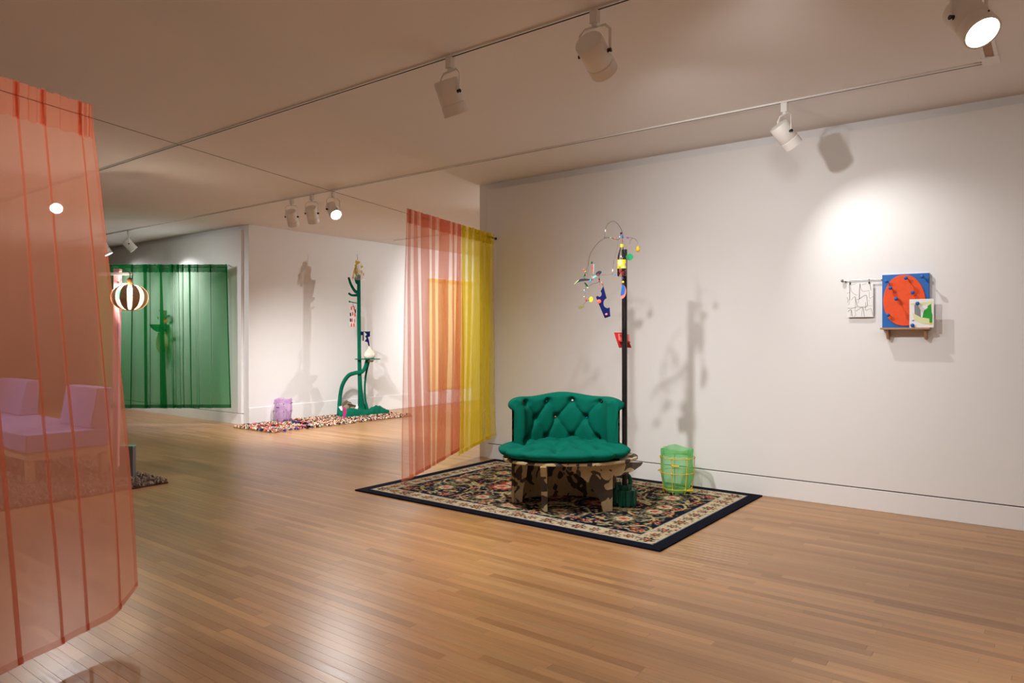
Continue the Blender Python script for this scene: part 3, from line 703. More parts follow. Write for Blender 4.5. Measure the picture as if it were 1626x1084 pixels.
# ------------------------------------------------------------------ wire mobile on the pole
mo = thing('wire_mobile', 'wire mobile of beads and cut card shapes hanging left of the pole top', 'mobile', D(950, 440, 6.1))
def C1(a, b_, x, y): return (a, b_)
def A(cx, cy, w_): # crop reading helper: first close-up (13.55 px per photo px), second (10.84)
    return (905+cx/13.55, 340+cy/13.55) if w_ == 1 else (905+cx/10.84, 410+cy/10.84)
def wire_(pts, deps, r=.0026, name='wire'):
    n = len(pts); dd = deps if isinstance(deps, (list, tuple)) else [deps]*n
    MB().tube(cv([D(p[0], p[1], q) for p, q in zip(pts, dd)], 5), r, 6).build(name, M['wire'], mo, smooth=True)
wire_([A(1130, 660, 1), A(1132, 520, 1), A(1130, 400, 1), A(1060, 250, 1), A(990, 175, 1), A(920, 150, 1), A(840, 185, 1), A(790, 250, 1), A(765, 350, 1), A(755, 500, 1)], [6.14, 6.14, 6.14, 6.12, 6.1, 6.06, 6.02, 6.0, 5.98, 5.98])
wire_([A(1120, 380, 1), A(1075, 500, 1), A(1040, 550, 1), A(960, 525, 1), A(850, 505, 1), A(755, 515, 1), A(650, 575, 1), A(540, 690, 1), A(450, 830, 1), A(410, 950, 1), A(395, 1080, 1)], [6.14, 6.1, 6.06, 6.03, 6, 5.98, 5.98, 6, 6.04, 6.06, 6.08])
wire_([A(1150, 497, 1), A(1240, 503, 1), A(1320, 505, 1), A(1360, 520, 1)], 6.14, .002)
wire_([A(1285, 640, 1), A(1300, 570, 1), A(1360, 520, 1), A(1430, 560, 1), A(1470, 640, 1), A(1465, 690, 1)], 6.12, .002)
wire_([A(1040, 550, 1), A(1020, 700, 1), A(960, 960, 1), A(940, 1080, 1)], 6.05, .0012, 'thread')
wire_([A(330, 40, 2), A(300, 140, 2), A(270, 260, 2)], 6.08)
wire_([A(325, 60, 2), A(315, 150, 2), A(298, 270, 2)], 6.06)
wire_([A(260, 230, 2), A(255, 330, 2), A(260, 350, 2)], 6.08, .0016, 'thread')
wire_([A(500, 290, 2), A(505, 400, 2), A(380, 445, 2), A(330, 490, 2)], 6.05, .002)
wire_([A(505, 400, 2), A(560, 440, 2), A(575, 490, 2)], 6.05, .002)
wire_([A(505, 400, 2), A(520, 510, 2)], 6.05, .0014, 'thread')
wire_([A(270, 500, 2), A(260, 580, 2), A(245, 660, 2)], 6.08, .0014, 'thread')
wire_([A(235, 800, 2), A(280, 740, 2), A(340, 715, 2)], 6.1, .002)
wire_([A(480, 290, 2), A(620, 285, 2), A(740, 270, 2), A(800, 285, 2)], 6.1, .0012, 'thread')
wire_([A(755, 40, 2), A(735, 200, 2), A(730, 290, 2)], 6.1, .0016, 'thread')
def bead(c, w_, r, mname, dep=6.07, sx=1, sz=1):
    p = A(*c, w_); MB().ball(D(p[0], p[1], dep), (r*sx, r, r*sz), 10, 7, ax=(RIGHT, FWD, UP)).build('bead', M[mname], mo, smooth=True)
for c, w_, r, mname, sx, sz, dep in [((1100, 412), 1, .008, 'navy', 1, 1.2, 6.12), ((1132, 490), 1, .008, 'blue', 1, 1.7, 6.13), ((1130, 567), 1, .006, 'red', 1, 1.4, 6.14), ((1072, 490), 1, .005, 'paper', 1, 1.6, 6.1),
      ((962, 527), 1, .007, 'coral', 1.8, 1, 6.03), ((875, 507), 1, .006, 'mint', 1.3, .8, 6), ((1242, 503), 1, .009, 'purple', 1.2, .9, 6.14), ((762, 360), 1, .005, 'paper', .8, 2.4, 5.98), ((742, 495), 1, .006, 'wire', 1, 1, 5.98),
      ((467, 1040), 1, .010, 'dgreen', 1, 1, 6.06), ((440, 1038), 1, .005, 'yellow', 1, 1, 6.06), ((240, 200), 2, .009, 'coral', 1, 1.1, 6.07), ((265, 230), 2, .006, 'yellow', 1, 1, 6.07), ((230, 308), 2, .007, 'discg', .9, 1.6, 6.07),
      ((257, 290), 2, .007, 'black', 1, 1.2, 6.07), ((378, 328), 2, .006, 'pinkc', .9, 2, 6.05), ((483, 283), 2, .007, 'red', 1, 1, 6.0), ((502, 360), 2, .006, 'black', 1, 1.6, 6.05), ((505, 388), 2, .006, 'magenta', 1, 1.3, 6.05),
      ((545, 418), 2, .006, 'tan', 1, 1.3, 6.05), ((556, 443), 2, .007, 'red', 1, 1, 6.05), ((520, 505), 2, .005, 'coral', 1, 1.5, 6.05), ((352, 388), 2, .008, 'sky', 1, 1.7, 6.05), ((262, 580), 2, .007, 'sky', 1, .9, 6.08),
      ((245, 660), 2, .005, 'paper', 1, 1, 6.08), ((278, 718), 2, .007, 'red', 1, 1.9, 6.09), ((772, 283), 2, .006, 'sky', 2.2, .9, 6.1), ((735, 210), 2, .005, 'paper', 1, 2.4, 6.1), ((245, 548), 2, .005, 'paper', 1, 1, 6.08), ((270, 468), 2, .006, 'discg', 1, 1.4, 6.06)]:
    bead(c, w_, r, mname, dep, sx, sz)
def drop(c):
    p = A(*c, 1); MB().lathe(D(p[0], p[1]+4.6, 6.12), (0, 0, 1), [(.004, 0), (.014, .006), (.0175, .02), (.016, .032), (.010, .045), (.004, .05)], 14).build('glass_drop', M['amber'], mo, smooth=True)
drop((1463, 750))
def plate(pts, w_, mname, name, dep, th=.006, deps=None):
    q = [A(x, y, w_) for x, y in pts]; MB().prism([D(p[0], p[1], dep if deps is None else d_) for p, d_ in zip(q, deps or [0]*len(q))], FWD*th).build(name, M[mname], mo)
plate([(1285+76*math.cos(a), 917+76*math.sin(a)) for a in np.linspace(0, 2*PI, 25)[:-1]], 1, 'discg', 'green_disc', 6.16)
plate([(362+33*math.cos(a)-6*math.sin(a), 705+47*math.sin(a)) for a in np.linspace(0, 2*PI, 25)[:-1]], 2, 'yellow', 'yellow_disc', 6.1)
plate([(495+50*math.cos(a), 253+36*math.sin(a)-14*math.cos(a)) for a in np.linspace(0, 2*PI, 21)[:-1]], 2, 'navyd', 'navy_disc', 6.02)
plate([(194+50*math.cos(a), 840+24*math.sin(a)-10*math.cos(a)) for a in np.linspace(0, 2*PI, 21)[:-1]], 2, 'olive', 'olive_disc', 6.1)
cs_ = lambda cx, cy, rx, ry, a0, a1, n=9: [(cx+rx*math.cos(a), cy+ry*math.sin(a)) for a in np.linspace(a0, a1, n)]
plate([(575, 478), (632, 685)] + cs_(650, 772, 74, 86, -1.75, -4.9, 16)[1:-1] + [(684, 842), (695, 998), (600, 1030), (450, 668), (472, 642)] + cs_(505, 612, 42, 50, 2.2, -1.0, 9)[1:], 2, 'navy', 'blue_cutout', 6.04)
for c, r in (((502, 742), .019), ((628, 963), .011)):
    p = A(*c, 2); MB().ball(D(p[0], p[1], 6.035), (r, .005, r*.95), 14, 8, ax=(RIGHT, FWD, UP)).build('stud', M['coral' if r > .015 else 'pinkc'], mo, smooth=True)
plate([(60, 458), (120, 390), (185, 353), (250, 347), (330, 356), (412, 373), (330, 380), (250, 388), (180, 398), (120, 420)], 2, 'navyd', 'boomerang', 6.05)
plate([(60, 458), (120, 390), (160, 366), (150, 385), (110, 420)], 2, 'mint', 'boomerang_edge', 6.045, .004)
plate([(393, 100), (412, 110), (412, 170), (405, 270), (392, 265), (380, 220), (380, 150)], 2, 'red', 'leaf_strip', 6.05)
plate([(402, 98), (416, 105), (412, 190), (404, 275), (398, 265), (404, 180)], 2, 'teal', 'leaf_strip', 6.045, .004)
plate([(390, 320), (420, 300), (490, 290), (500, 302), (440, 318), (410, 345), (392, 345)], 2, 'teal', 'paddle', 6.03)
plate([(245, 415), (262, 415), (300, 455), (318, 490), (305, 498), (270, 470)], 2, 'black', 'pod', 6.06)
plate([(285, 498), (312, 490), (322, 498), (300, 516)], 2, 'mint', 'pod_tip', 6.055, .004)

# ------------------------------------------------------------------ bins made of film and wire
def bin_(label, c, s, film, wm, peg, seed, lean=.0):
    t = thing('waste_bin', label, 'bin', c); rn = random.Random(seed); c = V(c)
    prof = [(.095, .012), (.115, .03), (.135, .09), (.15, .18), (.152, .28), (.150, .35), (.158, .40), (.150, .425), (.135, .405), (.130, .36)]
    rows = []
    for r, h in prof:
        rows.append([])
        for j in range(40):
            a = 2*PI*j/40; k = 1+.05*mnoise.noise(V((math.cos(a)*2.5, math.sin(a)*2.5, h*9+seed)))+.03*math.sin(9*a+h*25)*(.3+h*1.4)
            rows[-1].append(c+V((math.cos(a)*r*k, math.sin(a)*r*k, h+((.010*math.sin(3*a+seed)+.012*mnoise.noise(V((math.cos(a)*3, math.sin(a)*3, seed)))) if h > .38 else 0)+.01*mnoise.noise(V((a, h*8, seed)))))*s)
    b = MB().grid(rows, closed=True); b.f.append(tuple(reversed(range(40)))); b.build('film_bag', film, t, smooth=True)
    RW = .162*s
    for h, f in ((.045, .86), (.20, 1), (.345, 1.02)):
        MB().tube([c+V((math.cos(a)*RW*f, math.sin(a)*RW*f, h*s)) for a in np.linspace(0, 2*PI, 33)], .0035*s, 6, cap=False).build('hoop', wm, t, smooth=True)
    for j in range(7):
        a = 2*PI*j/7+.35
        ca, sa = math.cos(a), math.sin(a)
        MB().tube([c+V((ca*RW*f, sa*RW*f, h*s)) for h, f in ((.001, .80), (.045, .86), (.2, 1), (.36, 1.02))], .0035*s, 6).build('upright', wm, t, smooth=True)
        for h, f in ((.045, .86), (.20, 1), (.345, 1.02)):
            q = c+V((ca*RW*f, sa*RW*f, h*s))
            MB().ball(q, .0095*s, 8, 6).build('joint', peg, t, smooth=True)
    for j, h in ((1, .345), (3, .20), (4, .20), (5, .28), (6, .045)):
        a = 2*PI*j/7+.35; q = c+V((math.cos(a)*RW, math.sin(a)*RW, h*s)); tg = V((-math.sin(a), math.cos(a), 0))
        MB().tube([q, q+tg*.035*s+V((math.cos(a), math.sin(a), 0))*.01, q+tg*.07*s], .008*s, 8).build('sleeve', peg, t, smooth=True)
    return t
gb = FZ(1075, 783); gb.z = .0125
bin_('translucent green film bin in a yellow wire cage on the rug', gb+V((0, -.0, 0)), .98, M['bagg'], M['yelloww'], M['yelloww'], 1)
pb = V((-10.52, 7.26, .03))
bt2 = bin_('translucent lilac bin with dark joints on the rag rug', pb, .92, M['bagp'], M['bagp'], M['black'], 5)
q = pb+RIGHT*-.16+UP*.17
rows = [[q+RIGHT*(.05*math.cos(a)*s_)+UP*(.13*math.sin(a)*s_)+FWD*(-.05*(1-s_**2)) for a in np.linspace(0, 2*PI, 20)[:-1]] for s_ in (1, .8, .5, .05)]
MB().grid(rows, closed=True).build('side_flap', M['bagc'], bt2, smooth=True)

# ------------------------------------------------------------------ wall shelf with pictures
W0 = PAN
shelf = thing('wall_shelf', 'small oak shelf on two brackets on the white wall', 'shelf', WY(1437, 522, W0))
ls, rs = WY(1397.2, 522, W0-.13), WY(1476, 521, W0-.13); zs = (ls.z+rs.z)/2
MB().bx(ls.x, rs.x, W0-.13, W0, zs-.008, zs+.008).build('board', M['oak'], shelf, bevel=.003)
for px in (1408.5, 1469):
    x = WY(px, 525, W0-.09).x
    MB().prism([(x-.008, W0-.001, zs-.008), (x-.008, W0-.105, zs-.008), (x-.008, W0-.06, zs-.088), (x-.008, W0-.001, zs-.088)], (.017, 0, 0)).build('bracket', M['oak'], shelf, bevel=.002)
pic = thing('relief_painting', 'blue canvas with a large orange oval and blue knobs on the shelf', 'painting', WY(1438, 519, W0-.08))
yc = W0-.042; a0 = WY(1400.8, 519.4, yc); a1 = WY(1475.2, 433, yc); z0 = zs+.0085; z1 = a1.z
MB().bx(a0.x, a1.x, yc, yc+.035, z0, z1).build('canvas', M['blue'], pic, bevel=.002)
MB().bx(a0.x, a1.x, yc+.0355, yc+.041, z0, z1+.002).build('stretcher_back', M['paper'], pic)
cx_ = (a0.x+a1.x)/2-.003; cz = (z0+z1)/2; W2 = (a1.x-a0.x); H2 = z1-z0
ov = []
for i in range(48):
    a = 2*PI*i/48; rx, rz = .455*W2, .475*H2; c_, s_ = math.cos(a), math.sin(a)
    x = rx*math.copysign(abs(c_)**.9, c_); z = rz*math.copysign(abs(s_)**.92, s_)
    x *= 1-.10*(z/rz if z > 0 else .0) ; ov.append(V((cx_-.004+x+.012*W2*(-z/rz), yc-.0105, cz+.004+z)))
MB().prism(ov, (0, .010, 0)).build('oval', M['orange'], pic, bevel=.003)
def knob(cx5, cy5, parent, ybase, L_=.062):
    px, py = 1390+cx5/7.223, 420+cy5/7.223; p = WY(px, py, ybase-L_)
    if L_ > .03: MB().tube([p, V((p.x, ybase, p.z))], .0045, 8).build('peg', M['blue'], parent)
    MB().ball(p, .0155, 14, 10).build('knob', M['blue'], parent, smooth=True)
for c in ((125, 192), (350, 153), (538, 138), (171, 268), (145, 578)): knob(*c, pic, yc-.010, .072)
knob(238, 393, pic, yc-.010, .088); knob(427, 320, pic, yc-.010, .03)
col_ = thing('collage_picture', 'white collage sheet with green and pale yellow shapes at the right end of the shelf', 'picture', WY(1463, 519, W0-.12))
y2 = W0-.108; b0 = WY(1444, 519, y2); b1 = WY(1482.6, 474, y2)
MB().bx(b0.x, b1.x, y2, y2+.008, z0, b1.z).build('board', M['paper'], col_)
def cp(pts, mname, name, k_):
    def m_(x, y): return V((b0.x+(x-390)/279*(b1.x-b0.x), y2-.0006*k_, b1.z-(y-390)/326*(b1.z-z0)))
    MB().prism([m_(*p) for p in pts], (0, .0006, 0)).build(name, M[mname], col_)
cp([(405, 440), (520, 430), (665, 418), (660, 448), (560, 462), (500, 455), (410, 455)], 'paleyel', 'yellow_stripe', 1)
cp([(448, 455), (485, 450), (520, 520), (522, 600), (450, 560)], 'greyink', 'grey_patch', 2)
cp([(600, 470), (640, 448), (645, 540), (655, 575), (652, 665), (622, 665), (620, 615), (540, 605), (560, 520), (600, 495)], 'leaf', 'green_shape', 3)
cp([(425, 545), (470, 575), (520, 600), (620, 615), (622, 680), (540, 668), (470, 640), (445, 620)], 'paleyel', 'yellow_shape', 4)
cp([(622, 665), (662, 662), (640, 682), (615, 680)], 'yellow', 'yellow_corner', 5)
cp([(418, 635), (450, 625), (448, 640), (425, 643)], 'greyink', 'grey_mark', 2)
knob(483, 445, col_, y2, .03); knob(425, 696, col_, y2, .02)
rod = thing('wall_rod', 'slim steel rod with a ball end fixed to the wall left of the blue canvas', 'rod', WY(1370, 444, W0-.03))
r0, r1 = WY(1337.5, 445.8, W0-.035), WY(1402, 442.5, W0-.035); r1.z = r0.z
MB().tube([r0, r1], .0055, 10).build('bar', M['steel'], rod, smooth=True)
MB().ball(r0, .013, 12, 8).build('finial', M['wire'], rod, smooth=True)
MB().tube([V((r0.x+.02, W0-.03, r0.z)), V((r0.x+.02, W0, r0.z))], .008, 10).build('wall_mount', M['steel'], rod)
MB().tube([r1-V((.015, 0, 0)), V((r1.x-.015, W0, r1.z))], .006, 10).build('wall_mount', M['steel'], rod)
dr = thing('line_drawing', 'white sheet with loose pencil lines clipped to the steel rod', 'drawing', WY(1366, 505, W0-.03))
yd = W0-.031; d0 = WY(1345, 503.5, yd); d1 = WY(1386.5, 449, yd)
MB().bx(d0.x, d1.x, yd, yd+.0012, d0.z, d1.z).build('sheet', M['paper'], dr)
for cx in (301, 667):
    p = WY(1325+cx/12.05, 447.5, yd)
    MB().bx(p.x-.006, p.x+.006, yd-.006, yd+.006, d1.z-.006, d1.z+.012).build('clip', M['black'], dr)
    MB().tube([V((p.x, yd-.004, d1.z+.01)), V((p.x, yd-.0115, r0.z+.004)), V((p.x, yd-.004, r0.z+.008)), V((p.x, yd+.003, r0.z+.007))], .0016, 6).build('clip_wire', M['wire'], dr)
m = MB()
def pen(pts, w_=1.0):
    q = [WY(1325+x/12.05, 430+y/12.05, yd-.0004) for x, y in [(p[0], p[1]) for p in crom([(*p, 0) for p in pts], 5)]]
    m.tube([V((min(max(p.x, d0.x), d1.x), yd-.0003, max(p.z, d0.z))) for p in q], .0011*w_, 4)
pen([(285, 260), (292, 400), (288, 560)], 2.2); pen([(310, 250), (320, 380), (390, 450), (440, 460)]); pen([(330, 270), (420, 235)], .8); pen([(240, 430), (290, 410), (300, 395)])
pen([(490, 240), (480, 380), (475, 540)], 2.2); pen([(490, 240), (515, 360), (560, 390), (670, 378)]); pen([(530, 265), (620, 235)], .8); pen([(680, 250), (700, 370)], 1.6); pen([(670, 400), (668, 520), (740, 490)], .8)
pen([(240, 500), (260, 560), (250, 610)], 1.2); pen([(290, 560), (280, 630), (255, 645)], 1); pen([(320, 560), (390, 490), (400, 600), (395, 780)], 1); pen([(395, 490), (420, 600), (445, 680), (520, 692), (600, 690), (635, 655)], 1.6)
pen([(430, 545), (470, 540), (600, 462), (625, 560), (630, 660)], 1.6); pen([(250, 710), (330, 715), (430, 685)], 1.4); pen([(600, 600), (598, 750), (690, 720), (720, 780), (735, 850)], 1.1)
pen([(255, 780), (320, 745), (340, 870)], 1.8); pen([(320, 745), (310, 870)], .8); pen([(395, 790), (405, 840), (370, 875)], 1); pen([(410, 770), (540, 705), (570, 870)], 1.4); pen([(540, 705), (515, 870)], .8); pen([(465, 560), (450, 620)], .9); pen([(655, 560), (665, 580)], .8); pen([(635, 660), (735, 672)], .6)
m.build('pencil_lines', M['ink'], dr, kind='stuff')

# ------------------------------------------------------------------ alcove: rag rug, green tree stand and its things
def tufts(name, X0, X1, Y0, Y1, n, h, colf, matl, parent, wid=.02, ln=.05, seed=0, base=.012):
    rn = random.Random(seed); b = MB(); cs = []
    for _ in range(n):
        x, y = rn.uniform(X0, X1), rn.uniform(Y0, Y1); a = rn.uniform(0, 2*PI); l = ln*rn.uniform(.5, 1.2); w_ = wid*rn.uniform(.6, 1.2); hh = h*rn.uniform(.4, 1.2)
        d = V((math.cos(a), math.sin(a), 0)); s_ = V((-d.y, d.x, 0)); o = V((x, y, base))
        vs = [o-d*l*.5-s_*w_*.5, o-d*l*.5+s_*w_*.5, o-s_*w_*.5+UP*hh, o+s_*w_*.5+UP*hh, o+d*l*.5-s_*w_*.4+UP*hh*.25, o+d*l*.5+s_*w_*.4+UP*hh*.25]
        b.add(vs, [(0, 1, 3, 2), (2, 3, 5, 4)]); c = colf(x, y, rn); cs += [(*c, 1)]*6
    b.c = cs; b.build(name, matl, parent, kind='stuff', fix=False)
rr_ = thing('rag_rug', 'multicoloured shaggy rag rug under the green tree-shaped stand', 'rug', (-10.1, 7.9, 0))
RX0, RX1, RY0, RY1 = -10.70, -9.58, 6.44, 9.4
MB().bx(RX0, RX1, RY0, RY1, .0005, .014).build('backing', mat('rag_rug_backing', rgb(170, 145, 115), .95), rr_)
pal = [rgb(225, 205, 175), rgb(215, 190, 160), rgb(230, 215, 190), rgb(20, 130, 95), rgb(200, 60, 50), rgb(25, 20, 25), rgb(40, 60, 120), rgb(215, 130, 120), rgb(130, 30, 60), rgb(120, 90, 60), rgb(190, 110, 60)]
def ragc(x, y, rn):
    f = mnoise.noise(V((x*3.2, y*3.2, 5))); g = mnoise.noise(V((x*5+20, y*5, 9)))
    near = y < 7.6
    if near and f > .12: return pal[3+int((g+1)*4) % 8]
    return pal[rn.choice((0, 1, 2, 0, 1, 2, 0, 3, 4, 5, 5, 6, 7, 8, 9, 10))]
tufts('rag_pile', RX0, RX1, RY0, RY1, 9000, .03, ragc, M['rag'], rr_, .022, .055, 2)

TD = 13.2
def T(px, py, dd=0): return D(px, py, TD+dd)
base = FZ(573, 655); base.z = .03
ts = thing('tree_stand', 'tall green tree-shaped stand with branches, shelf and arched legs', 'stand', (base.x, base.y, .02))
k = TD/1128
MB().tube([T(575, 652, .12), T(573.5, 640, .1), T(572, 618), T(571, 595), T(570.5, 560), T(570, 500), T(569.8, 460), T(569.7, 436)], [.085, .062, .043, .037, .034, .034, .033, .031], 14).build('trunk', M['greenp'], ts, smooth=True)
def br(pts, r, name='branch', dd=0, m_='greenp'):
    n = len(pts); P_ = cv([T(p[0], p[1], (p[2] if len(p) > 2 else dd)) for p in pts], 5); rr = r if not isinstance(r, (list, tuple)) else list(np.interp(np.linspace(0, 1, len(P_)), np.linspace(0, 1, len(r)), r))
    return MB().tube(P_, rr, 10).ball(P_[0], rr[0] if isinstance(rr, list) else rr, 10, 6).ball(P_[-1], rr[-1] if isinstance(rr, list) else rr, 10, 6).build(name, M[m_], ts, smooth=True)
br([(569, 464), (563.5, 462), (557.5, 452), (553.9, 441.5)], [.033, .027, .023, .021])
br([(569, 468), (563, 468.8), (558, 468.3), (554.4, 466)], [.028, .022, .02, .02])
br([(569, 441), (566, 434.7), (564.5, 427.6), (565, 422.5)], [.025, .02, .018, .02])
br([(570, 449), (566.5, 449.5), (564.7, 445), (564.3, 440.5)], [.02, .016, .015, .015])
br([(570, 445, -.05), (567, 446.5, -.06), (566.5, 442, -.06)], .013)
br([(570, 481.9), (561, 480), (555, 478.7)], .008, 'peg_rod'); MB().ball(T(555, 478.7), .017, 10, 8).build('peg_knob', M['greenp'], ts, smooth=True)
br([(583, 571.5, .0), (580, 583), (574, 590.5, -.05), (564.3, 591.8, -.05), (553, 596.5), (543.8, 611), (539.8, 631), (538.5, 656, -.2)], [.034, .036, .036, .037, .038, .036, .036, .042], 'arched_leg')
br([(586, 572.5, .1), (581.5, 592, .12), (579.3, 613, .12), (580, 633, .12), (584.5, 654, .1)], [.022, .02, .018, .02, .028], 'curved_leg')
sh = [T(583.5, 570.5)+RIGHT*(.235*math.cos(a))+FWD*(.15*math.sin(a)) for a in np.linspace(0, 2*PI, 36)[:-1]]
zsf = T(583.5, 570.5).z
MB().prism(sh, (0, 0, .014)).build('shelf_top', M['greenp'], ts, bevel=.002)
MB().prism([T(586, 571.6)+FWD*-.05, T(594, 571.6)+FWD*-.05, T(592, 574.5)+FWD*-.05, T(585, 574.5)+FWD*-.05], FWD*.08).build('shelf_block', M['tan'], ts)
# felt foot: a slumped cloth roll lying round the legs
def mound():
    cen = cv([(*FZ(540, 663)[:2], .06), (*FZ(553, 664)[:2], .075), (*FZ(568, 662.5)[:2], .075), (*FZ(583, 661)[:2], .055), (*FZ(597, 659.5)[:2], .085), (*FZ(608, 658.5)[:2], .055), (*FZ(618, 658)[:2], .03)], 8)
    rows = []; n = len(cen)
    for i, p in enumerate(cen):
        h = p.z; wv = .13*min(1, (n-i)/6); row = []
        for a in np.linspace(0, PI, 14):
            rr = 1+.18*mnoise.noise(V((i*.35, a*1.6, 2)))
            q = V((p.x, p.y, .022))+FWD*(wv*math.cos(a)*rr)+UP*(2.0*h*math.sin(a)*rr); row.append(q)
        rows.append(row)
    b = MB().grid(rows); m_ = 14; b.f.append(tuple(range(m_))); b.f.append(tuple((n-1)*m_+i for i in range(m_)))
    b.build('felt_foot', M['greenp'], ts, smooth=True)
mound()
# things on and in the tree stand
yb = thing('plastic_bag', 'clear plastic bag with yellow blots hung on the top of the green tree stand', 'bag', T(569.5, 444))
rows = []
for v in range(9):
    f = v/8; wv = (4.0+6.0*f); rows.append([T(569.3+wv*math.cos(a), 415.5+28.5*f+1.2*math.sin(3*a), -.02) + FWD*(.07*f*math.sin(a)) for a in np.linspace(0, 2*PI, 25)[:-1]])
MB().grid(rows, closed=True).build('film', M['bagc'], yb, smooth=True)
rn = random.Random(9)
for i in range(22):
    f = rn.random(); a = rn.uniform(PI, 2*PI); wv = 4.0+6.0*f
    p = T(569.3+wv*math.cos(a), 415.5+28.5*f, -.028)+FWD*(.07*f*math.sin(a)); sx, sy = rn.uniform(.008, .02), rn.uniform(.015, .04)
    MB().prism([p+RIGHT*(sx*math.cos(b_))+UP*(sy*math.sin(b_)) for b_ in np.linspace(0, 2*PI, 9)[:-1]], FWD*.003).build('yellow_blot', M['yellow'], yb)
MB().tube([T(567, 403.5), T(567.6, 410), T(568.3, 417), T(569.5, 436)], .004, 6).build('hanger_wire', M['wire'], yb)
ps = thing('printed_sheet', 'small sheet printed with orange and blue marks hanging on the green peg', 'paper', T(560, 518))
MB().prism([T(555.2, 485.2, -.02), T(565.5, 485.2, .02), T(565, 517.5, .02), T(555.2, 516.5, -.02)], FWD*.003).build('sheet', M['paper'], ps)
MB().tube([T(560.5, 480.3, 0), T(560.5, 485.5, -.002)], .003, 6).build('hook', M['wire'], ps)
for i, (x, y, c) in enumerate([(558, 487, 'orange'), (562.5, 488, 'orange'), (560.5, 485.8, 'navy'), (556.6, 497, 'navy'), (556.6, 506, 'navy'), (560, 496, 'orange'), (563.5, 497.5, 'orange'), (559, 506, 'orange'), (563, 507, 'pinkc'), (558, 514, 'orange'), (562, 514, 'orange'), (564, 492, 'navy')]):
    dd = -.02+.04*(x-555.2)/10.3
    MB().prism([T(x-1.1, y, dd-.004), T(x+.6, y-1.2, dd-.004), T(x+1.1, y+4.2, dd-.004), T(x-.8, y+5.2, dd-.004)] if i not in (2,) else [T(x-2, y, dd-.004), T(x+2, y, dd-.004), T(x+1, y+1.5, dd-.004)], FWD*.002).build('print_mark', M[c], ps)
bcut = thing('paper_cutout', 'dark blue cut-paper letters shape hanging above the white vase', 'cutout', T(581, 548))
MB().tube([T(571, 526.5), T(588, 526.5)], .006, 8).build('hanging_rod', M['greenp'], bcut)
for pts in ([(573, 527), (577.5, 527), (577.5, 541), (575.8, 541), (575.8, 532), (573, 532)], [(579, 527), (587.5, 527), (587.5, 534), (584, 535), (586, 541), (587, 549), (585, 549), (583.5, 543), (579, 542), (582, 537), (579.5, 534), (582.5, 531)]):
    MB().prism([T(*p) for p in pts], FWD*.004).build('blue_shape', M['navy'], bcut)
vz = T(586.8, 569.5); vz.z = zsf+.0145
vs_ = thing('ceramic_vase', 'squat cream vase on the shelf of the green tree stand', 'vase', vz)
MB().lathe(vz, (0, 0, 1), [(.07, 0), (.10, .02), (.108, .06), (.10, .10), (.07, .14), (.04, .175), (.032, .20), (.038, .225), (.03, .222), (.025, .19)], 24).build('body', M['vase'], vs_, smooth=True)
cb = thing('cloth_bundle', 'crumpled grey cloth and white paper on the foot of the green tree stand', 'bundle', T(556, 652, -.25))
rn = random.Random(4)
for i in range(7):
    a = i/6; c0 = T(545+2*a, 650-2*a, -.22); tip = T(552+17*a, 637.5+11*a+rn.uniform(-2, 1), -.2+.1*rn.random()); mid = (c0+tip)/2+UP*.02
    nrm = (tip-c0).normalized().cross(FWD).normalized()
    rows = [[c0-nrm*.03, c0+FWD*.03, c0+nrm*.03], [mid-nrm*.055-FWD*.03, mid+FWD*.03, mid+nrm*.055-FWD*.03], [tip-nrm*.03, tip+FWD*.025, tip+nrm*.03]]
    MB().grid(rows).build('cloth_fold', M['greycl'], cb, smooth=True, fix=False)
MB().ball(T(550, 648, -.2), (.07, .07, .07), 12, 8).build('cloth_core', M['greycl'], cb, smooth=True)
MB().prism([T(537.5, 645.5, -.28), T(543, 644, -.28), T(544, 652, -.28), T(541.5, 652, -.28)], FWD*.004).build('paper_corner', M['paper'], cb)
MB().prism([T(566, 652, -.2), T(569, 646, -.2), T(567, 640, -.2), T(563, 650, -.2)], FWD*.004).build('paper_corner', M['paper'], cb)
mg = FZ(546, 667.5); 
ms = thing('magenta_strip', 'magenta card strip leaning on the front of the green felt foot', 'card', mg)
md_ = (mg-EYE).dot(FWD)
MB().prism([D(544.5, 665, md_), D(547, 665.3, md_), D(550.5, 653, md_), D(548, 647, md_), D(545.5, 645.5, md_)], FWD*.01).build('strip', M['magenta'], ms)

# ------------------------------------------------------------------ assemblage on the wall behind the green curtain
wa = thing('wall_assemblage', 'small wall sculpture of bowl, papers and cloth seen through the green curtain', 'sculpture', WY(258, 525, PAN-.08))
def Wq(px, py, e=.1): return WY(px, py, PAN-e)
def s6(x, y): return (220+x/9.85, 470+y/9.85)
MB().tube([Wq(*s6(415, 220), .02), Wq(*s6(415, 560), .02)], .03, 10).build('backing_post', M['olive'], wa)
MB().tube([Wq(*s6(320, 225), .12), Wq(*s6(430, 225), .1), Wq(*s6(432, 300), .05)], .012, 8).build('arm', M['greyp'], wa)
MB().lathe(Wq(*s6(320, 560), .16)+UP*.0, (0, 0, 1), [(.03, 0), (.10, .04), (.15, .10), (.17, .14), (.15, .135), (.08, .06)], 20).build('bowl', M['dgreen'], wa, smooth=True)
MB().prism([Wq(*s6(280, 375), .2), Wq(*s6(325, 375), .2), Wq(*s6(325, 485), .2), Wq(*s6(280, 485), .2)], (0, .004, 0)).build('paper', M['paper'], wa)
MB().prism([Wq(*s6(280, 455), .205), Wq(*s6(345, 440), .205), Wq(*s6(345, 452), .205), Wq(*s6(280, 472), .205)], (0, .004, 0)).build('orange_stripe', M['orange'], wa)
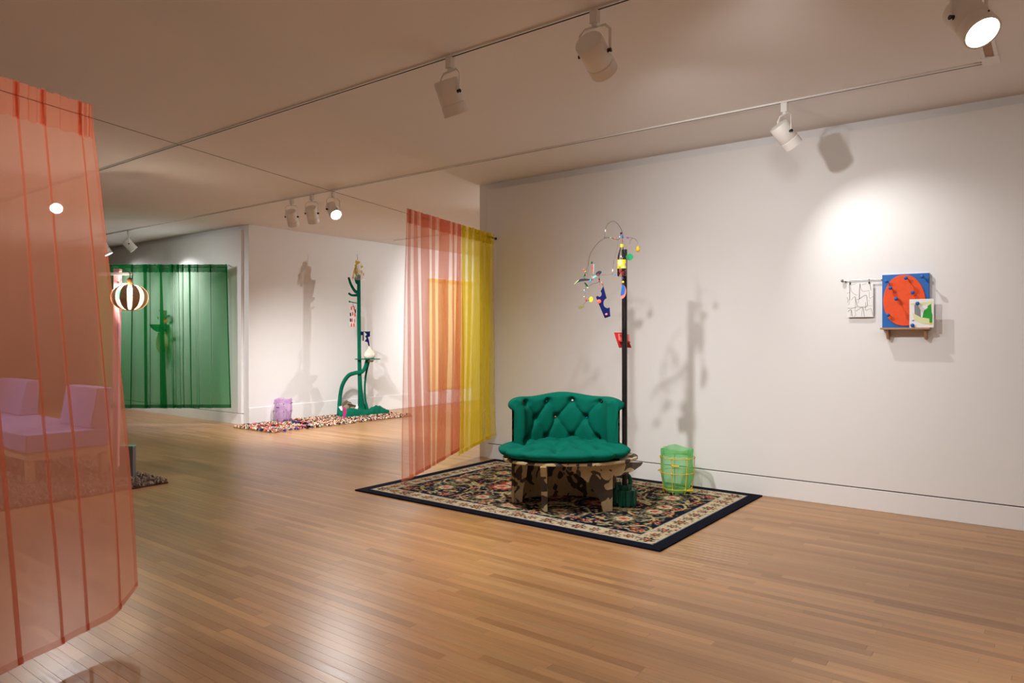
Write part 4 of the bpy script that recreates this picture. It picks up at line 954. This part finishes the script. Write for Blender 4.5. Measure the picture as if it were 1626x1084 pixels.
MB().prism([Wq(*s6(290, 320), .2), Wq(*s6(312, 330), .2), Wq(*s6(306, 362), .2), Wq(*s6(296, 350), .2)], (0, .004, 0)).build('leaf', M['discg'], wa)
MB().prism([Wq(*s6(385, 285), .18), Wq(*s6(385, 330), .18), Wq(*s6(340, 380), .18), Wq(*s6(345, 320), .18)], (0, .004, 0)).build('leaf', M['mint'], wa)
MB().prism([Wq(*s6(400, 370), .18), Wq(*s6(465, 365), .18), Wq(*s6(440, 410), .18), Wq(*s6(345, 430), .18)], (0, .004, 0)).build('orange_patch', M['orange'], wa)
MB().prism([Wq(480+0, 0, .1) if False else Wq(s6(475, 350)[0]+4.3*math.cos(a), s6(475, 350)[1]+6.2*math.sin(a), .03) for a in np.linspace(0, 2*PI, 25)[:-1]], (0, .02, 0)).build('oval_disc', M['greyp'], wa)
rows = []
for i, (y, w_) in enumerate(((570, 40), (640, 62), (720, 78), (790, 75), (840, 50), (885, 8))):
    rows.append([Wq(*s6(365+w_*math.cos(a)*(1+.1*math.sin(4*a)), y), .10)+V((0, .06*math.sin(a), 0)) for a in np.linspace(0, 2*PI, 17)[:-1]])
MB().grid(rows, closed=True).build('cloth_bag', M['tan'], wa, smooth=True)

# ------------------------------------------------------------------ lilac sofa, shag rug, low board, lamp (behind the near pink curtain)
sr = thing('shag_rug', 'grey brown shag rug under the lilac sofa', 'rug', (-9.4, 2.7, 0))
MB().bx(-11.8, -7.18, 1.7, 3.60, .0005, .016).build('backing', mat('shag_backing', rgb(95, 84, 78), 1), sr)
def shagc(x, y, rn): k_ = rn.uniform(.55, 1.25); c = rgb(168, 154, 146); return tuple(v*k_ for v in c)
tufts('shag_pile', -10.6, -7.18, 1.7, 3.60, 16000, .035, shagc, M['shag'], sr, .018, .035, 6)
so = thing('sofa', 'lilac block sofa with loose backrests on a pale wooden frame', 'sofa', (-9.4, 3.0, .03))
MB().bx(-11.0, -8.03, 2.62, 3.42, .34, .52).build('mattress', M['lav'], so, bevel=.012)
MB().bx(-10.98, -8.05, 2.64, 2.70, .26, .338).bx(-10.98, -8.05, 3.34, 3.40, .26, .338).bx(-8.11, -8.05, 2.70, 3.34, .26, .338).bx(-10.98, -10.92, 2.70, 3.34, .26, .338).build('frame', M['frame'], so, bevel=.004)
for x, y in ((-8.11, 2.68), (-8.11, 3.36), (-10.92, 2.68), (-10.92, 3.36)):
    MB().prism([(x-.05, y-.035, .30), (x+.05, y-.035, .30), (x+.03, y-.03, .03), (x-.03, y-.03, .03)], (0, .065, 0)).build('leg', M['frame'], so, bevel=.004)
for x0, x1 in ((-8.88, -8.04), (-11.0, -10.05)):
    MB().prism([(x0-.0, 3.22, .521), (x0-.0, 3.42, .521), (x0+.06, 3.42, .95), (x0+.06, 3.27, .95)], (x1-x0-.03, 0, 0)).build('backrest', M['lav'], so, bevel=.012)
# low grey board with a green top edge
q0 = FZ(211, 763); bdp = (q0-EYE).dot(FWD)
lb_ = thing('low_panel', 'low grey panel with green top edge standing on the shag rug corner', 'panel', (q0.x-.1, q0.y, .03))
zt = 1.5-(708-533)/1128*bdp
MB().prism([D(190, 763, bdp), D(211, 763, bdp), D(211, 709, bdp), D(190, 709, bdp)], FWD*.06).build('board', M['grey'], lb_)
MB().prism([D(190, 709, bdp), D(211, 709, bdp), D(211, 707.6, bdp), D(190, 707.6, bdp)], FWD*.06).build('top_edge', M['teal'], lb_)
# post lamp
LD = 7.95
lp = thing('post_lamp', 'pink post lamp with a glowing slatted globe shade on a grey arm', 'lamp', D(185, 745, LD))
pf = D(184.5, 741, LD); pf.z = .03
AXL = (RIGHT, FWD, UP)
ptp = D(187, 427, LD)
b = MB(); w0, w1 = .026, .032
vs = []
for c, w_ in ((pf, w0), (ptp, w1)):
    vs += [c-RIGHT*w_-FWD*w_, c+RIGHT*w_-FWD*w_, c+RIGHT*w_+FWD*w_, c-RIGHT*w_+FWD*w_]
b.add(vs, [(0, 3, 2, 1), (4, 5, 6, 7), (0, 1, 5, 4), (1, 2, 6, 5), (2, 3, 7, 6), (3, 0, 4, 7)]).build('post', M['pinkp'], lp, bevel=.003)
ar0, ar1 = D(160, 434, LD-.06), D(209.5, 436, LD-.06); ar0.z = ar1.z = D(190, 434.7, LD-.06).z
MB().box((ar0+ar1)/2, ((ar1-ar0).length, .03, .03), AXL).build('arm', M['greyp'], lp, bevel=.002)
MB().tube(cv([D(188, 428.5, LD-.05), D(196, 429.5, LD-.06), D(205, 432, LD-.08), D(206.5, 437, LD-.08), D(206.5, 440, LD-.06)], 4), .0045, 6).build('cable', M['black'], lp, smooth=True)
MB().tube(cv([D(179.5, 436, LD), D(179, 450, LD), D(179.5, 470, LD), D(180.5, 490, LD)], 4), .0045, 6).build('cable', M['black'], lp, smooth=True)
lc = D(206, 471, LD-.06); kk = (LD-.06)/1128
MB().lathe(lc+UP*(18*kk), (0, 0, 1), [(4.0*kk, 0), (4.2*kk, 2*kk), (4.0*kk, 10*kk), (2.5*kk, 12*kk), (.6*kk, 13*kk)], 16).build('socket', M['brass'], lp, smooth=True)
bu = MB().ball(lc+UP*(9*kk), (5.5*kk, 5.5*kk, 6.5*kk), 16, 12).lathe(lc+UP*(13*kk), (0, 0, 1), [(3.2*kk, 0), (2.6*kk, 5*kk)], 12).build('bulb', M['bulb'], lp, smooth=True)
for j in range(9):
    a = 2*PI*(j+.5)/9+math.atan2(-lc.y, -lc.x); rows = []
    for i in range(15):
        th = PI*(.10+.84*i/14); r = 26.5*kk*math.sin(th)**.85; z = 21*kk*math.cos(th)-1*kk
        hw = (1.2+4.3*math.sin(th)**1.5)*kk; d = V((math.cos(a), math.sin(a), 0)); s_ = V((-d.y, d.x, 0)); p = lc+d*r+UP*z
        nn = (d*math.sin(th)+UP*math.cos(th)).normalized()
        rows.append([p-s_*hw, p+s_*hw, p+s_*hw-nn*.008, p-s_*hw-nn*.008])
    MB().grid(rows, closed=True).build('shade_rib', M['rib'], lp, smooth=False)
MB().lathe(lc-UP*(21.6*kk), (0, 0, 1), [(9*kk, 0), (10*kk, .8*kk), (9*kk, 1.6*kk)], 20).build('shade_base', M['rib'], lp, smooth=True)
for (x, y) in ((200, 450), ):
    MB().tube([D(188, 450, LD-.04), D(198.5, 450.3, LD-.04)], .007, 8).build('peg', M['pinkp'], lp, smooth=True); MB().ball(D(199, 450.4, LD-.04), .014, 10, 8).build('peg_knob', M['pinkp'], lp, smooth=True)
MB().prism([D(187, 464, LD-.045), D(191, 459, LD-.045), D(194, 461, LD-.045), D(193, 467, LD-.045), D(190, 466, LD-.045), D(189.5, 475, LD-.045), D(188, 475, LD-.045)], FWD*.004).build('green_tag', M['discg'], lp)
pl_ = bpy.data.lights.new('lamp_bulb_light', 'POINT'); pl_.energy = 25; pl_.color = (1, .85, .65); pl_.shadow_soft_size = .045
po = bpy.data.objects.new('lamp_bulb_light', pl_); COL.objects.link(po); po.location = lc+UP*(9*kk)-FWD*.06
